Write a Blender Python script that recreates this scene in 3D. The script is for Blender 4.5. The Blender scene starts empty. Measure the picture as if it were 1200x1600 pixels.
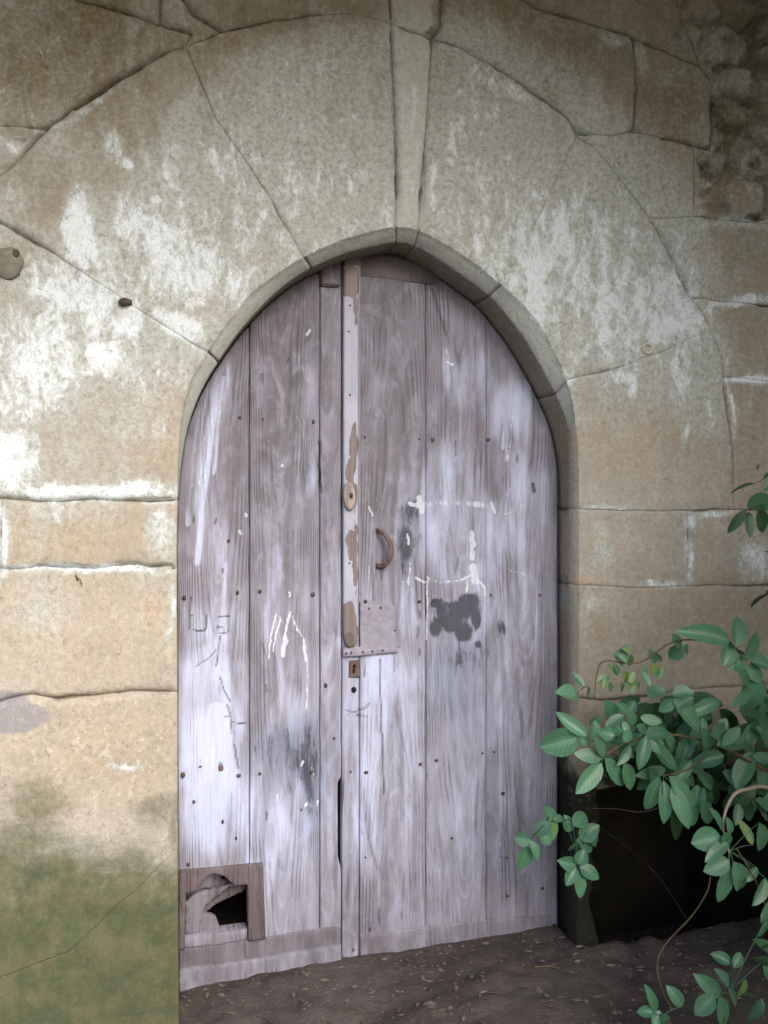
import bpy, bmesh, math, random
import numpy as np
from mathutils import Vector, noise, geometry
random.seed(7); rng = np.random.default_rng(11)
S = bpy.context.scene
COL = S.collection

# ------------------------------------------------------------------ camera
F, DIST, CH, YAW = 1500.0, 2.52, 1.30, math.radians(14)
cam = bpy.data.cameras.new("camera"); camo = bpy.data.objects.new("camera", cam); COL.objects.link(camo)
cam.sensor_fit = 'VERTICAL'; cam.sensor_height = 24; cam.lens = 24*F/1600
cam.clip_start = 0.05; cam.clip_end = 500
camo.location = (0, -DIST, CH); camo.rotation_euler = (math.radians(90), 0, -YAW)
cam.dof.use_dof = True; cam.dof.focus_distance = 2.75; cam.dof.aperture_fstop = 3.2
S.camera = camo
S.render.resolution_x = 768; S.render.resolution_y = 1024
# ------------------------------------------------------------------ sky, sun, exposure
SUN_EL, SUN_AZ = math.radians(34), math.radians(14)       # azimuth of the sun measured from -Y (behind the camera), positive = right
w = bpy.data.worlds.new("World"); S.world = w; w.use_nodes = True
nt = w.node_tree; bg = nt.nodes['Background']
sky = nt.nodes.new('ShaderNodeTexSky'); sky.sky_type = 'NISHITA'; sky.sun_disc = False
sky.sun_elevation = SUN_EL; sky.sun_rotation = math.pi - SUN_AZ; sky.air_density = 1.0; sky.dust_density = 3.0
nt.links.new(sky.outputs[0], bg.inputs[0]); bg.inputs[1].default_value = 0.15
sd = bpy.data.lights.new("sun", 'SUN'); sun = bpy.data.objects.new("sun", sd); COL.objects.link(sun)
sd.energy = 1.55; sd.angle = math.radians(38); sd.color = (1.0, 0.985, 0.965)
to_sun = Vector((math.sin(SUN_AZ)*math.cos(SUN_EL), -math.cos(SUN_AZ)*math.cos(SUN_EL), math.sin(SUN_EL)))
sun.rotation_euler = to_sun.to_track_quat('Z', 'Y').to_euler()
S.view_settings.view_transform = 'Standard'; S.view_settings.look = 'None'
S.view_settings.exposure = 0.90; S.view_settings.gamma = 1; S.view_settings.use_curve_mapping = False

# ------------------------------------------------------------------ projection helpers (survey of the wall and door planes)
cy_, sy_ = math.cos(YAW), math.sin(YAW)
def P(px, py, Y=0.0):
    u = (px-600)/F; v = (800-py)/F
    t = (Y+DIST)/(cy_-sy_*u)
    return (t*(sy_+u*cy_), Y, CH+v*t)
def topx(x, y, z):
    x = np.asarray(x, float); z = np.asarray(z, float); yy = np.asarray(y, float)+DIST
    d = x*sy_+yy*cy_; u = (x*cy_-yy*sy_)/d; v = (z-CH)/d
    return 600+F*u, 800-F*v
def X(px, Y): return P(px, 800, Y)[0]

def empty(name, label, cat, loc=(0, 0, 0), group=None):
    o = bpy.data.objects.new(name, None); COL.objects.link(o); o.location = loc
    o.empty_display_size = .1
    o['label'] = label; o['category'] = cat
    if group: o['group'] = group
    return o
def link(name, me, mat, parent=None, smooth=True):
    me.materials.append(mat)
    if smooth: me.polygons.foreach_set('use_smooth', [True]*len(me.polygons))
    o = bpy.data.objects.new(name, me); COL.objects.link(o)
    if parent:
        o.parent = parent
        o.matrix_parent_inverse.identity()
        o.location = -Vector(parent.location) if parent.type == 'EMPTY' else (0, 0, 0)
    return o
def put_attr(me, name, arr):
    a = me.attributes.new(name, 'FLOAT_COLOR', 'POINT')
    a.data.foreach_set('color', np.ascontiguousarray(arr, dtype=np.float32).ravel())

# ------------------------------------------------------------------ numpy noise
_tab = rng.random((257, 257))
def vnoise(x, y, seed=0):
    x = np.asarray(x)+seed*17.3; y = np.asarray(y)+seed*9.7
    xi = np.floor(x).astype(int); yi = np.floor(y).astype(int); fx = x-xi; fy = y-yi
    fx = fx*fx*(3-2*fx); fy = fy*fy*(3-2*fy)
    a = _tab[xi % 256, yi % 256]; b = _tab[(xi+1) % 256, yi % 256]; c = _tab[xi % 256, (yi+1) % 256]; d = _tab[(xi+1) % 256, (yi+1) % 256]
    return (a*(1-fx)+b*fx)*(1-fy)+(c*(1-fx)+d*fx)*fy
def fbm(x, y, seed=0, o=4):
    s = 0; a = .5; t = 0
    for k in range(o):
        s = s+a*vnoise(x*2**k, y*2**k, seed+k*3); t += a; a *= .5
    return s/t
def sstep(a, b, x):
    t = np.clip((x-a)/(b-a), 0, 1); return t*t*(3-2*t)
def blobs(px, py, items):
    """soft ellipses: (cx,cy,rx,ry,value[,angle]) -> max"""
    m = np.zeros_like(px)
    for it in items:
        cx, cy, rx, ry, v = it[:5]; a = math.radians(it[5]) if len(it) > 5 else 0
        dx = px-cx; dy = py-cy
        ux = (dx*math.cos(a)+dy*math.sin(a))/rx; uy = (-dx*math.sin(a)+dy*math.cos(a))/ry
        m = np.maximum(m, v*np.exp(-(ux*ux+uy*uy)**1.3*.8))
    return m
def seg_dist(px, py, pts, closed=False):
    d = np.full(px.shape, 1e9)
    n = len(pts)
    for i in range(n if closed else n-1):
        ax, ay = pts[i][:2]; bx, by = pts[(i+1) % n][:2]
        vx, vy = bx-ax, by-ay; L = vx*vx+vy*vy+1e-12
        t = np.clip(((px-ax)*vx+(py-ay)*vy)/L, 0, 1)
        d = np.minimum(d, np.hypot(px-ax-t*vx, py-ay-t*vy))
    return d
def strokes(px, py, items):
    m = np.zeros_like(px)
    for pts, wd, v in items:
        m = np.maximum(m, v*(1-sstep(wd*.5, wd*1.1+.8, seg_dist(px, py, pts))))
    return m

# ------------------------------------------------------------------ materials
class NT:
    def __init__(s, name):
        s.m = bpy.data.materials.new(name); s.m.use_nodes = True; s.t = s.m.node_tree
        s.b = s.t.nodes['Principled BSDF']; s.tc = s.t.nodes.new('ShaderNodeTexCoord')
    def n(s, k, **kw):
        nd = s.t.nodes.new(k)
        for a, b in kw.items(): setattr(nd, a, b)
        return nd
    def set(s, sock, v):
        if hasattr(v, 'is_output') or isinstance(v, bpy.types.NodeSocket): s.t.links.new(v, sock)
        elif v is not None:
            if isinstance(v, (tuple, list)) and len(v) == 3 and len(sock.default_value) == 4: v = (*v, 1)
            sock.default_value = v
    def math(s, op, a, b=None, clamp=False):
        nd = s.n('ShaderNodeMath', operation=op, use_clamp=clamp); s.set(nd.inputs[0], a)
        if b is not None: s.set(nd.inputs[1], b)
        return nd.outputs[0]
    def mix(s, f, a, b, bt='MIX'):
        nd = s.n('ShaderNodeMix', data_type='RGBA', blend_type=bt); s.set(nd.inputs[0], f); s.set(nd.inputs[6], a); s.set(nd.inputs[7], b)
        return nd.outputs[2]
    def noise(s, scale, detail=5, rough=.55, vec=None, sc=(1, 1, 1), off=(0, 0, 0), dist=0.0):
        mp = s.n('ShaderNodeMapping'); s.t.links.new(vec or s.tc.outputs['Object'], mp.inputs[0])
        mp.inputs['Scale'].default_value = sc; mp.inputs['Location'].default_value = off
        nd = s.n('ShaderNodeTexNoise'); s.t.links.new(mp.outputs[0], nd.inputs[0])
        nd.inputs['Scale'].default_value = scale; nd.inputs['Detail'].default_value = detail; nd.inputs['Roughness'].default_value = rough
        nd.inputs['Distortion'].default_value = dist
        return nd.outputs[0]
    def ss(s, x, a, b):
        nd = s.n('ShaderNodeMapRange', interpolation_type='SMOOTHSTEP'); s.set(nd.inputs[0], x); nd.inputs[1].default_value = a; nd.inputs[2].default_value = b
        return nd.outputs[0]
    def attr(s, name):
        a = s.n('ShaderNodeAttribute', attribute_name=name); sp = s.n('ShaderNodeSeparateColor'); s.t.links.new(a.outputs['Color'], sp.inputs[0])
        return sp.outputs[0], sp.outputs[1], sp.outputs[2], a.outputs['Alpha']
    def bump(s, h, st=.5, d=.01, nrm=None):
        nd = s.n('ShaderNodeBump'); s.set(nd.inputs['Height'], h); nd.inputs['Strength'].default_value = st; nd.inputs['Distance'].default_value = d
        if nrm: s.t.links.new(nrm, nd.inputs['Normal'])
        return nd.outputs[0]
    def out(s, col, rough=.9, nrm=None, spec=.3, metal=0.):
        s.set(s.b.inputs['Base Color'], col); s.set(s.b.inputs['Roughness'], rough)
        s.b.inputs['Specular IOR Level'].default_value = spec; s.b.inputs['Metallic'].default_value = metal
        if nrm: s.t.links.new(nrm, s.b.inputs['Normal'])
        return s.m
def thresh(t, mask, nz, lo=.47, hi=.60, k=1.0):
    """patchy coverage: mask (0..1) against noise"""
    v = t.math('ADD', t.math('MULTIPLY', mask, k), t.math('SUBTRACT', nz, .5))
    return t.ss(v, lo, hi)

def stone_material():
    t = NT('weathered_sandstone')
    wh, mo, oc, br = t.attr('m'); dk, tone, gy, wt = t.attr('n'); fm, spk, _q1, _q2 = t.attr('q')
    n1 = t.noise(2.2, 5, .6); n2 = t.noise(11, 6, .65, off=(3, 1, 7)); n3 = t.noise(70, 4, .7); n4 = t.noise(260, 2, .6)
    n5 = t.noise(26, 5, .72, sc=(1, 1, .62), off=(9, 2, 4), dist=.4)
    base = t.mix(t.ss(n1, .3, .7), (.322, .296, .246), (.380, .350, .308))
    base = t.mix(t.math('MULTIPLY', t.ss(n2, .42, .72), .45), base, (.39, .338, .285))
    base = t.mix(t.math('MULTIPLY', t.ss(n2, .55, .3), .45), base, (.30, .26, .195))
    base = t.mix(t.math('MULTIPLY', oc, t.math('MULTIPLY', t.ss(n2, .2, .65), .75)), base, (.52, .33, .15))
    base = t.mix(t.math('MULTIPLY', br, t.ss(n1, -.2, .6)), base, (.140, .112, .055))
    sp = t.ss(n3, .40, .75); base = t.mix(t.math('MULTIPLY', sp, .25), base, (.58, .54, .46))
    sp2 = t.ss(n3, .38, .2); base = t.mix(t.math('MULTIPLY', sp2, .5), base, (.24, .20, .15))
    base = t.mix(tone, base, (.30, .22, .15))
    base = t.mix(t.math('MULTIPLY', spk, t.ss(t.mix(.5, n3, n4), .44, .36)), base, (.15, .15, .12))
    base = t.mix(t.math('MULTIPLY', spk, t.math('MULTIPLY', t.ss(t.mix(.5, n3, n5), .54, .62), .7)), base, (.56, .51, .45))
    # grey exposed mortar
    base = t.mix(thresh(t, gy, n2), base, (.27, .25, .26))
    def amp(x, k): return t.math('ADD', t.math('MULTIPLY', t.math('SUBTRACT', x, .5), k), .5)
    fn = amp(t.mix(.45, t.noise(6, 8, .62, sc=(1, 1, .55), dist=.9), t.noise(30, 5, .7, sc=(1, 1, .35), off=(3, 3, 3), dist=.5)), 2.0)
    # thin lime film and thick flaky limewash
    film = t.math('MULTIPLY', thresh(t, t.math('MAXIMUM', t.math('MULTIPLY', wh, 1.2), fm), fn, .10, .80), .80)
    base = t.mix(film, base, t.mix(t.ss(n3, .35, .6), (.32, .345, .305), (.48, .51, .495)))
    base = t.mix(t.math('MULTIPLY', _q1, .85), base, t.mix(n5, (.50, .52, .47), (.62, .645, .60)))
    flake = thresh(t, wh, amp(t.mix(.45, t.noise(20, 7, .66, sc=(1, 1, .55), off=(7, 2, 4), dist=1.0), t.noise(58, 5, .72, sc=(1, 1, .6), dist=.8)), 2.3), .46, .84, 1.0)
    fine = t.ss(t.noise(80, 5, .75, sc=(1, 1, .7), dist=.8), .38, .50)
    flake = t.math('MULTIPLY', flake, t.math('ADD', t.math('MULTIPLY', fine, .50), .42))
    base = t.mix(flake, base, t.mix(n2, (.60, .66, .71), (.80, .86, .92)))
    # moss and algae
    mfac = t.math('MULTIPLY', thresh(t, mo, t.mix(.4, t.noise(7, 7, .7, off=(2, 5, 1)), t.noise(42, 5, .7)), .30, .92, 1.05), .93)
    mcol = t.mix(t.ss(t.noise(13, 6, .7, off=(4, 0, 9)), .35, .65), (.042, .060, .020), (.100, .095, .046))
    mcol = t.mix(t.math('MULTIPLY', t.ss(n5, .50, .78), .4), mcol, (.075, .125, .045))
    mcol = t.mix(t.math('MULTIPLY', t.ss(n3, .35, .2), .7), mcol, (.05, .06, .02))
    base = t.mix(mfac, base, mcol)
    # black lichen and damp; also shade painted on pillar and lintel at the hollow
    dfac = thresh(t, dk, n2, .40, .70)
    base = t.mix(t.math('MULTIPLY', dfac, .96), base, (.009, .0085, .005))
    pit = t.math('MULTIPLY', t.ss(t.noise(55, 2, .5, off=(1, 8, 3)), .70, .76), .8)
    base = t.mix(t.math('MULTIPLY', pit, t.math('ADD', t.math('MULTIPLY', wt, .9), .1)), base, (.09, .10, .11))
    h = t.math('ADD', t.math('MULTIPLY', n3, .5), t.math('MULTIPLY', n2, 1.0))
    h = t.math('ADD', h, t.math('MULTIPLY', n4, .15)); h = t.math('ADD', h, t.math('MULTIPLY', flake, .10))
    h = t.math('SUBTRACT', h, t.math('MULTIPLY', pit, .5))
    h = t.math('ADD', h, t.math('MULTIPLY', amp(n5, 1.6), .9))
    mott = amp(t.noise(45, 6, .75, off=(1, 1, 6), dist=.6), 2.2)
    base = t.mix(t.math('MULTIPLY', t.ss(mott, .55, .95), t.math('SUBTRACT', .30, t.math('MULTIPLY', mfac, .27))), base, (.60, .57, .50))
    base = t.mix(t.math('MULTIPLY', t.ss(mott, .42, .02), .55), base, (.13, .115, .085))
    base = t.mix(t.math('MULTIPLY', t.ss(n4, .42, .30), .30), base, (.10, .09, .07))
    return t.out(base, .92, t.bump(h, .5, .007), .25)

def plain_stone(name, a, b, rough=.95):
    t = NT(name); n = t.noise(9, 6, .65); n2 = t.noise(60, 4, .6)
    return t.out(t.mix(t.ss(n, .3, .7), a, b), rough, t.bump(t.math('ADD', n, t.math('MULTIPLY', n2, .4)), .6, .01), .2)

def wood_material(name, c_lo, c_hi, c_wash, attrs=True):
    t = NT(name)
    if attrs:
        wh, dk, brn, chalk = t.attr('m'); blue, ring, rnd, black = t.attr('n')
    f1 = t.noise(22, 5, .60, sc=(1, 1, .07), dist=1.1); f2 = t.noise(120, 4, .65, sc=(1, 1, .03)); f3 = t.noise(7, 5, .6, sc=(1, 1, .35)); f4 = t.noise(14, 4, .6, sc=(1, 1, .5), off=(4, 4, 4))
    col = t.mix(t.ss(f1, .30, .70), c_lo, c_hi)
    col = t.mix(t.math('MULTIPLY', t.ss(f2, .55, .32), .14), col, tuple(c*.6 for c in c_lo))
    col = t.mix(t.math('MULTIPLY', t.ss(f2, .55, .75), .12), col, c_wash)
    col = t.mix(t.math('MULTIPLY', t.ss(f3, .5, .25), .35), col, (c_lo[0]*.75, c_lo[1]*.68, c_lo[2]*.68))
    h = t.math('ADD', f1, t.math('MULTIPLY', f2, .8))
    if attrs:
        rr = t.math('ADD', t.math('MULTIPLY', ring, 1.0), t.math('MULTIPLY', t.noise(6, 3, .5, sc=(1, 1, .4)), .10))
        sn = t.math('SINE', t.math('MULTIPLY', rr, 62.8)); sn2 = t.math('SINE', t.math('MULTIPLY', rr, 151.0))
        line = t.math('MULTIPLY', t.ss(sn, .35, 1.0), t.ss(f4, .40, .62))
        line2 = t.math('MULTIPLY', t.ss(sn2, .5, 1.0), t.ss(f4, .62, .40))
        col = t.mix(t.math('MULTIPLY', line, .68), col, tuple(c*.5 for c in c_lo))
        col = t.mix(t.math('MULTIPLY', line2, .26), col, c_wash)
        h = t.math('SUBTRACT', h, t.math('MULTIPLY', line, .6))
        amp = lambda x, k: t.math('ADD', t.math('MULTIPLY', t.math('SUBTRACT', x, .5), k), .5)
        f5 = t.noise(16, 5, .6, sc=(1, 1, .28), off=(2, 9, 5), dist=.6)
        fx = t.math('ADD', t.math('MULTIPLY', t.math('SUBTRACT', t.mix(.55, f1, f5), .5), 2.4), .5)
        col = t.mix(t.math('MULTIPLY', rnd, .18), col, (.22, .18, .19))
        col = t.mix(t.math('MULTIPLY', t.ss(f5, .45, .62), .38), col, (.19, .165, .19))
        col = t.mix(t.math('MULTIPLY', t.ss(f5, .45, .30), .25), col, c_wash)
        col = t.mix(t.math('MULTIPLY', brn, t.ss(t.noise(20, 4, .6, sc=(1, 1, .55), off=(2, 9, 5), dist=1.2), .34, .58)), col, (.120, .108, .118))
        wf = t.math('MULTIPLY', thresh(t, wh, fx, .25, 1.0, 1.05), .9)
        col = t.mix(wf, col, c_wash)
        col = t.mix(t.math('MULTIPLY', blue, t.ss(fx, -.2, .7)), col, (.15, .18, .26))
        col = t.mix(t.math('MULTIPLY', thresh(t, dk, t.mix(.5, fx, amp(t.noise(45, 6, .75, sc=(1, 1, .22), dist=.5), 3.4)), .30, .70), .93), col, (.060, .064, .085))
        cf = thresh(t, chalk, t.noise(110, 4, .75, sc=(1, 1, .25)), .44, .62)
        col = t.mix(t.math('MULTIPLY', cf, .62), col, (.78, .82, .93))
        col = t.mix(black, col, (.012, .01, .01))
        h = t.math('SUBTRACT', h, t.math('MULTIPLY', black, 2.0))
    col = t.mix(t.math('MULTIPLY', t.ss(t.noise(200, 3, .7, sc=(1, 1, .06), off=(1, 2, 3)), .42, .28), .15), col, (.10, .085, .10))
    col = t.mix(t.math('MULTIPLY', t.ss(t.noise(60, 5, .75, sc=(1, 1, .22), off=(6, 2, 3), dist=.6), .56, .72), .14), col, c_wash)
    return t.out(col, t.math('ADD', .62, t.math('MULTIPLY', f3, .25)), t.bump(h, .85, .005), .3)

def metal_material(name, a, b, rough=.6, met=.3):
    t = NT(name); n = t.noise(35, 6, .7); n2 = t.noise(160, 3, .6)
    c = t.mix(t.ss(n, .35, .65), a, b)
    return t.out(c, rough, t.bump(t.math('ADD', n, n2), .4, .002), .4, met)

def peel_material():
    t = NT('peeling_paint')
    wh, dk, brn, chalk = t.attr('m')
    n = t.noise(24, 5, .7, sc=(1, 1, .4)); f2 = t.noise(90, 4, .6, sc=(1, 1, .05))
    paint = t.mix(t.ss(n, .3, .7), (.34, .355, .45), (.43, .45, .56))
    wood = t.mix(t.ss(f2, .3, .7), (.155, .122, .118), (.225, .185, .185))
    fac = thresh(t, brn, n, .44, .52)
    c = t.mix(fac, paint, wood)
    c = t.mix(t.math('MULTIPLY', thresh(t, dk, n, .4, .7), .7), c, (.09, .065, .05))
    h = t.math('SUBTRACT', t.math('MULTIPLY', f2, .4), t.math('MULTIPLY', fac, .8))
    return t.out(c, .55, t.bump(h, .6, .002), .35)

def soil_material():
    t = NT('damp_soil')
    n = t.noise(3, 7, .7); n2 = t.noise(24, 6, .7); n3 = t.noise(130, 4, .7)
    c = t.mix(t.ss(n, .3, .7), (.055, .045, .043), (.105, .086, .080))
    c = t.mix(t.math('MULTIPLY', t.ss(n2, .5, .75), .6), c, (.13, .10, .085))
    c = t.mix(t.math('MULTIPLY', t.ss(n3, .60, .72), .6), c, (.17, .14, .11))
    c = t.mix(t.math('MULTIPLY', t.ss(t.noise(6, 5, .6, off=(5, 5, 5)), .55, .75), .55), c, (.045, .06, .022))
    h = t.math('ADD', n2, t.math('MULTIPLY', n3, .5))
    return t.out(c, .95, t.bump(h, .8, .012), .15)

def leaf_material(name, dark, light, vein):
    t = NT(name)
    u, v, r, br = t.attr('leaf')     # u across (0..1), v along, r random
    c = t.mix(t.math('MULTIPLY', t.math('ADD', r, t.noise(25, 3, .5)), .55), dark, light)
    au = t.math('ABSOLUTE', t.math('SUBTRACT', u, .5))
    mid = t.ss(au, .035, .008)
    side = t.math('SINE', t.math('MULTIPLY', t.math('SUBTRACT', v, t.math('MULTIPLY', au, .55)), 48.0))
    sv = t.math('MULTIPLY', t.ss(side, .6, 1.0), .12)
    c = t.mix(t.math('MAXIMUM', t.math('MULTIPLY', mid, .5), sv), c, vein)
    c = t.mix(br, c, (.30, .42, .07))
    h = t.math('SUBTRACT', t.math('MULTIPLY', side, -.25), mid)
    c = t.mix(t.math('MULTIPLY', t.ss(t.noise(55, 3, .6), .68, .74), .6), c, (.20, .17, .07))
    t.out(c, .36, t.bump(h, .16, .003), .6)
    tr = t.n('ShaderNodeBsdfTranslucent'); t.set(tr.inputs[0], t.mix(.5, c, (.10, .22, .04)))
    mx = t.n('ShaderNodeMixShader'); mx.inputs[0].default_value = .22
    t.t.links.new(t.b.outputs[0], mx.inputs[1]); t.t.links.new(tr.outputs[0], mx.inputs[2])
    t.t.links.new(mx.outputs[0], t.t.nodes['Material Output'].inputs[0])
    return t.m

M_STONE = stone_material()
M_INNER = plain_stone('shade_dark_inner_stone', (.035, .028, .02), (.018, .016, .011))  # stone colour blackened to deepen the shade inside the hollow
M_EAVE = plain_stone('added_eave_timber', (.12, .08, .05), (.20, .14, .08))
M_WOOD = wood_material('weathered_door_wood', (.220, .212, .258), (.315, .305, .380), (.53, .58, .79))
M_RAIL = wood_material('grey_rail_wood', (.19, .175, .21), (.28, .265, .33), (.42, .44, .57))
M_BROWN = wood_material('brown_patch_wood', (.075, .055, .056), (.125, .095, .10), (.19, .16, .18))
M_FADE = wood_material('broken_board_wood', (.11, .10, .115), (.20, .185, .22), (.29, .28, .34))
M_PEEL = peel_material()
M_RUST = metal_material('rusted_iron', (.11, .070, .058), (.18, .125, .11), .75, .15)
M_IRON = metal_material('dark_iron', (.06, .04, .04), (.12, .08, .075), .6, .4)
M_TIN = metal_material('faded_tin_sheet', (.235, .225, .280), (.305, .29, .36), .6, .1)
M_GREYK = metal_material('grey_knob_iron', (.15, .135, .105), (.22, .205, .165), .9, .0)
M_SOIL = soil_material()
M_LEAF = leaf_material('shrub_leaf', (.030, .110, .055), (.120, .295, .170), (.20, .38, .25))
M_LEAFD = leaf_material('shaded_leaf', (.018, .060, .022), (.045, .12, .055), (.09, .18, .09))  # darker copy of the shrub leaf, shade put into its colour
M_STEM = plain_stone('twig_bark', (.09, .065, .035), (.15, .11, .065), .8)
M_STEMG = plain_stone('pale_twig_bark', (.30, .25, .19), (.42, .36, .29), .8)
M_LITTER = plain_stone('dry_litter', (.19, .155, .13), (.075, .055, .045), .9)

# ------------------------------------------------------------------ masks of the wall, in survey coordinates
CRACKW = [([(905, 205), (850, 320), (785, 446)], .03), ([(960, 576), (1110, 515)], .1), ([(335, 185), (372, 232)], .3), ([(372, 232), (420, 312)], .35),
          ([(512, 22), (612, 38)], .1), ([(1040, 215), (960, 212), (905, 205)], .35), ([(1015, 340), (1200, 350), (1450, 350)], .35),
          ([(1080, 465), (1450, 475)], .3), ([(1130, 588), (1450, 597)], .3), ([(905, 205), (940, 245), (980, 295), (1010, 335)], .25),
          ([(1080, 470), (1125, 550), (1132, 600)], .35), ([(0, 195), (-250, 190)], .6), ([(905, 795), (1075, 797)], .45), ([(75, 390), (190, 467)], .25), ([(640, 0), (600, 0)], 1),
          ([(200, 473), (324, 550)], .22), ([(670, 110), (668, 150)], .6), ([(267, 1333), (190, 1410), (112, 1483), (-250, 1620)], .02), ([(295, 80), (335, 185)], .35), ([(905, 915), (1075, 917)], .55),
          ([(905, 1235), (930, 1235)], .2), ([(930, 1235), (1400, 1225)], .3), ([(925, 110), (925, 111)], 1)]
WIDE = [([(0, 890), (150, 888), (275, 886)], 1.7), ([(250, 82), (190, 120), (125, 162)], 2.2), ([(250, 35), (160, 10)], 1.6), ([(250, 35), (315, 50)], 2.2),
        ([(285, 0), (300, 20), (345, 42)], 2.0), ([(692, -20), (690, 40), (676, 58)], 2.2), ([(800, -10), (840, 10)], 2.0), ([(1040, 215), (1110, 236)], 1.8),
        ([(815, 130), (845, 150)], 1.8), ([(903, 200), (912, 214)], 3.0), ([(1035, 372), (1080, 465)], 1.5), ([(614, 60), (618, 180), (622, 300), (620, 355)], 2.0), ([(662, 250), (655, 361)], 2.0), ([(672, 100), (668, 180), (662, 250)], .9),
        ([(905, 1092), (1000, 1092)], 1.5), ([(992, 110), (993, 200)], 1.5), ([(70, 203), (0, 285)], 1.6), ([(0, 1095), (100, 1090), (270, 1079)], 1.8), ([(0, 783), (130, 782), (277, 780)], 1.7), ([(-40, 318), (75, 390)], 1.3), ([(250, 0), (250, 35)], 1.6)]
WHITE = [(1175, 245, 20, 20, .5), (1120, 130, 14, 20, .45), (1165, 120, 14, 14, .5), (1080, 330, 50, 8, .5), (60, 560, 120, 110, .62), (110, 455, 110, 50, .66, 20), (165, 560, 45, 35, .80), (15, 720, 50, 60, .78), (30, 620, 60, 60, .6), (140, 768, 170, 15, .76),
         (128, 365, 36, 75, .78), (205, 350, 30, 60, .62), (250, 400, 50, 90, .66), (300, 420, 60, 70, .70), (380, 440, 60, 45, .60, -40), (280, 505, 60, 30, .72, 25),
         (450, 375, 60, 30, .50, -20), (550, 345, 80, 25, .52, -10), (430, 140, 150, 32, .50, -8), (520, 100, 90, 22, .46), (480, 195, 170, 24, .50, -5), (350, 250, 80, 40, .5),
         (560, 290, 50, 60, .42), (390, 190, 60, 60, .44), (180, 225, 18, 34, .62, -15), (200, 255, 9, 26, .6, -35), (640, 200, 24, 190, .50), (735, 180, 40, 60, .52),
         (780, 270, 90, 60, .52, 25), (720, 320, 50, 50, .52), (850, 370, 90, 50, .50, 35), (780, 400, 60, 30, .52, 35), (900, 300, 60, 70, .40), (900, 450, 60, 60, .54, 30),
         (960, 400, 50, 90, .52, 20), (1040, 510, 42, 38, .82), (1060, 580, 30, 70, .66), (1105, 650, 9, 40, .66), (1070, 680, 8, 40, .6), (890, 592, 22, 18, .84, 40), (862, 560, 12, 20, .72, -30),
         (970, 590, 24, 20, .78), (985, 615, 10, 22, .7), (940, 560, 30, 15, .6), (1010, 480, 60, 40, .55), (1160, 470, 70, 12, .70), (1175, 594, 70, 7, .80), (1100, 510, 10, 80, .7, -15),
         (1140, 640, 5, 80, .66), (1180, 875, 28, 45, .66), (1076, 870, 6, 45, .80), (1078, 815, 12, 22, .7), (940, 795, 80, 6, .62), (1120, 800, 40, 6, .66), (940, 855, 18, 40, .50),
         (1030, 912, 60, 7, .62), (925, 940, 25, 20, .5), (130, 888, 150, 7, .70), (3, 840, 8, 70, .85), (255, 830, 22, 50, .55), (90, 800, 60, 20, .40), (60, 960, 60, 40, .3), (265, 960, 8, 70, .55),
         (200, 660, 80, 50, .34), (250, 650, 40, 60, .4), (1160, 350, 110, 12, .5), (700, 110, 40, 40, .4), (790, 135, 20, 70, .6, -57), (960, 60, 30, 12, .5, 20), (1000, 90, 10, 40, .5),
         (130, 170, 8, 90, .45, 53), (190, 1195, 40, 5, .55), (30, 310, 30, 30, .4), (110, 1330, 60, 10, .3), (20, 225, 30, 25, .45), (195, 470, 60, 8, .55, 33), (60, 360, 40, 12, .3, 30),
         (1110, 60, 20, 60, .3), (1150, 90, 30, 40, .35), (430, 330, 8, 60, .4, -35), (1170, 230, 30, 30, .35)]
MOSSB = [(100, 70, 230, 120, .36), (450, 10, 300, 50, .34), (930, 100, 280, 110, .36), (1200, 300, 80, 300, .3), (60, 1250, 90, 60, .62), (20, 1330, 120, 110, .66), (235, 1265, 60, 40, .62), (110, 1400, 160, 110, .72), (255, 1440, 60, 120, .72), (80, 1540, 200, 90, .82), (270, 1560, 30, 90, .98),
         (925, 1210, 60, 60, .60), (1100, 1190, 160, 60, .75), (915, 1300, 40, 160, .8), (915, 1450, 40, 160, .85), (275, 1330, 12, 180, .6),
         (1170, 60, 70, 90, .50), (1150, 200, 60, 90, .52), (40, 200, 60, 40, .30), (120, 1200, 90, 26, .36), (700, 30, 300, 50, .2), (30, 1180, 40, 30, .42), (880, 40, 120, 40, .25)]
OCHRE = [(120, 985, 180, 90, .36), (120, 835, 180, 50, .30), (150, 1160, 180, 90, .30), (240, 960, 40, 55, .62), (160, 990, 90, 60, .34), (60, 940, 80, 50, .25), (100, 840, 120, 50, .38), (220, 1180, 60, 40, .28), (940, 1130, 60, 40, .5), (915, 905, 18, 9, .8), (1110, 860, 20, 60, .30),
         (260, 700, 30, 60, .35), (900, 640, 14, 50, .4), (1000, 690, 80, 80, .25), (110, 900, 12, 6, .7), (120, 1120, 100, 30, .3)]
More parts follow.
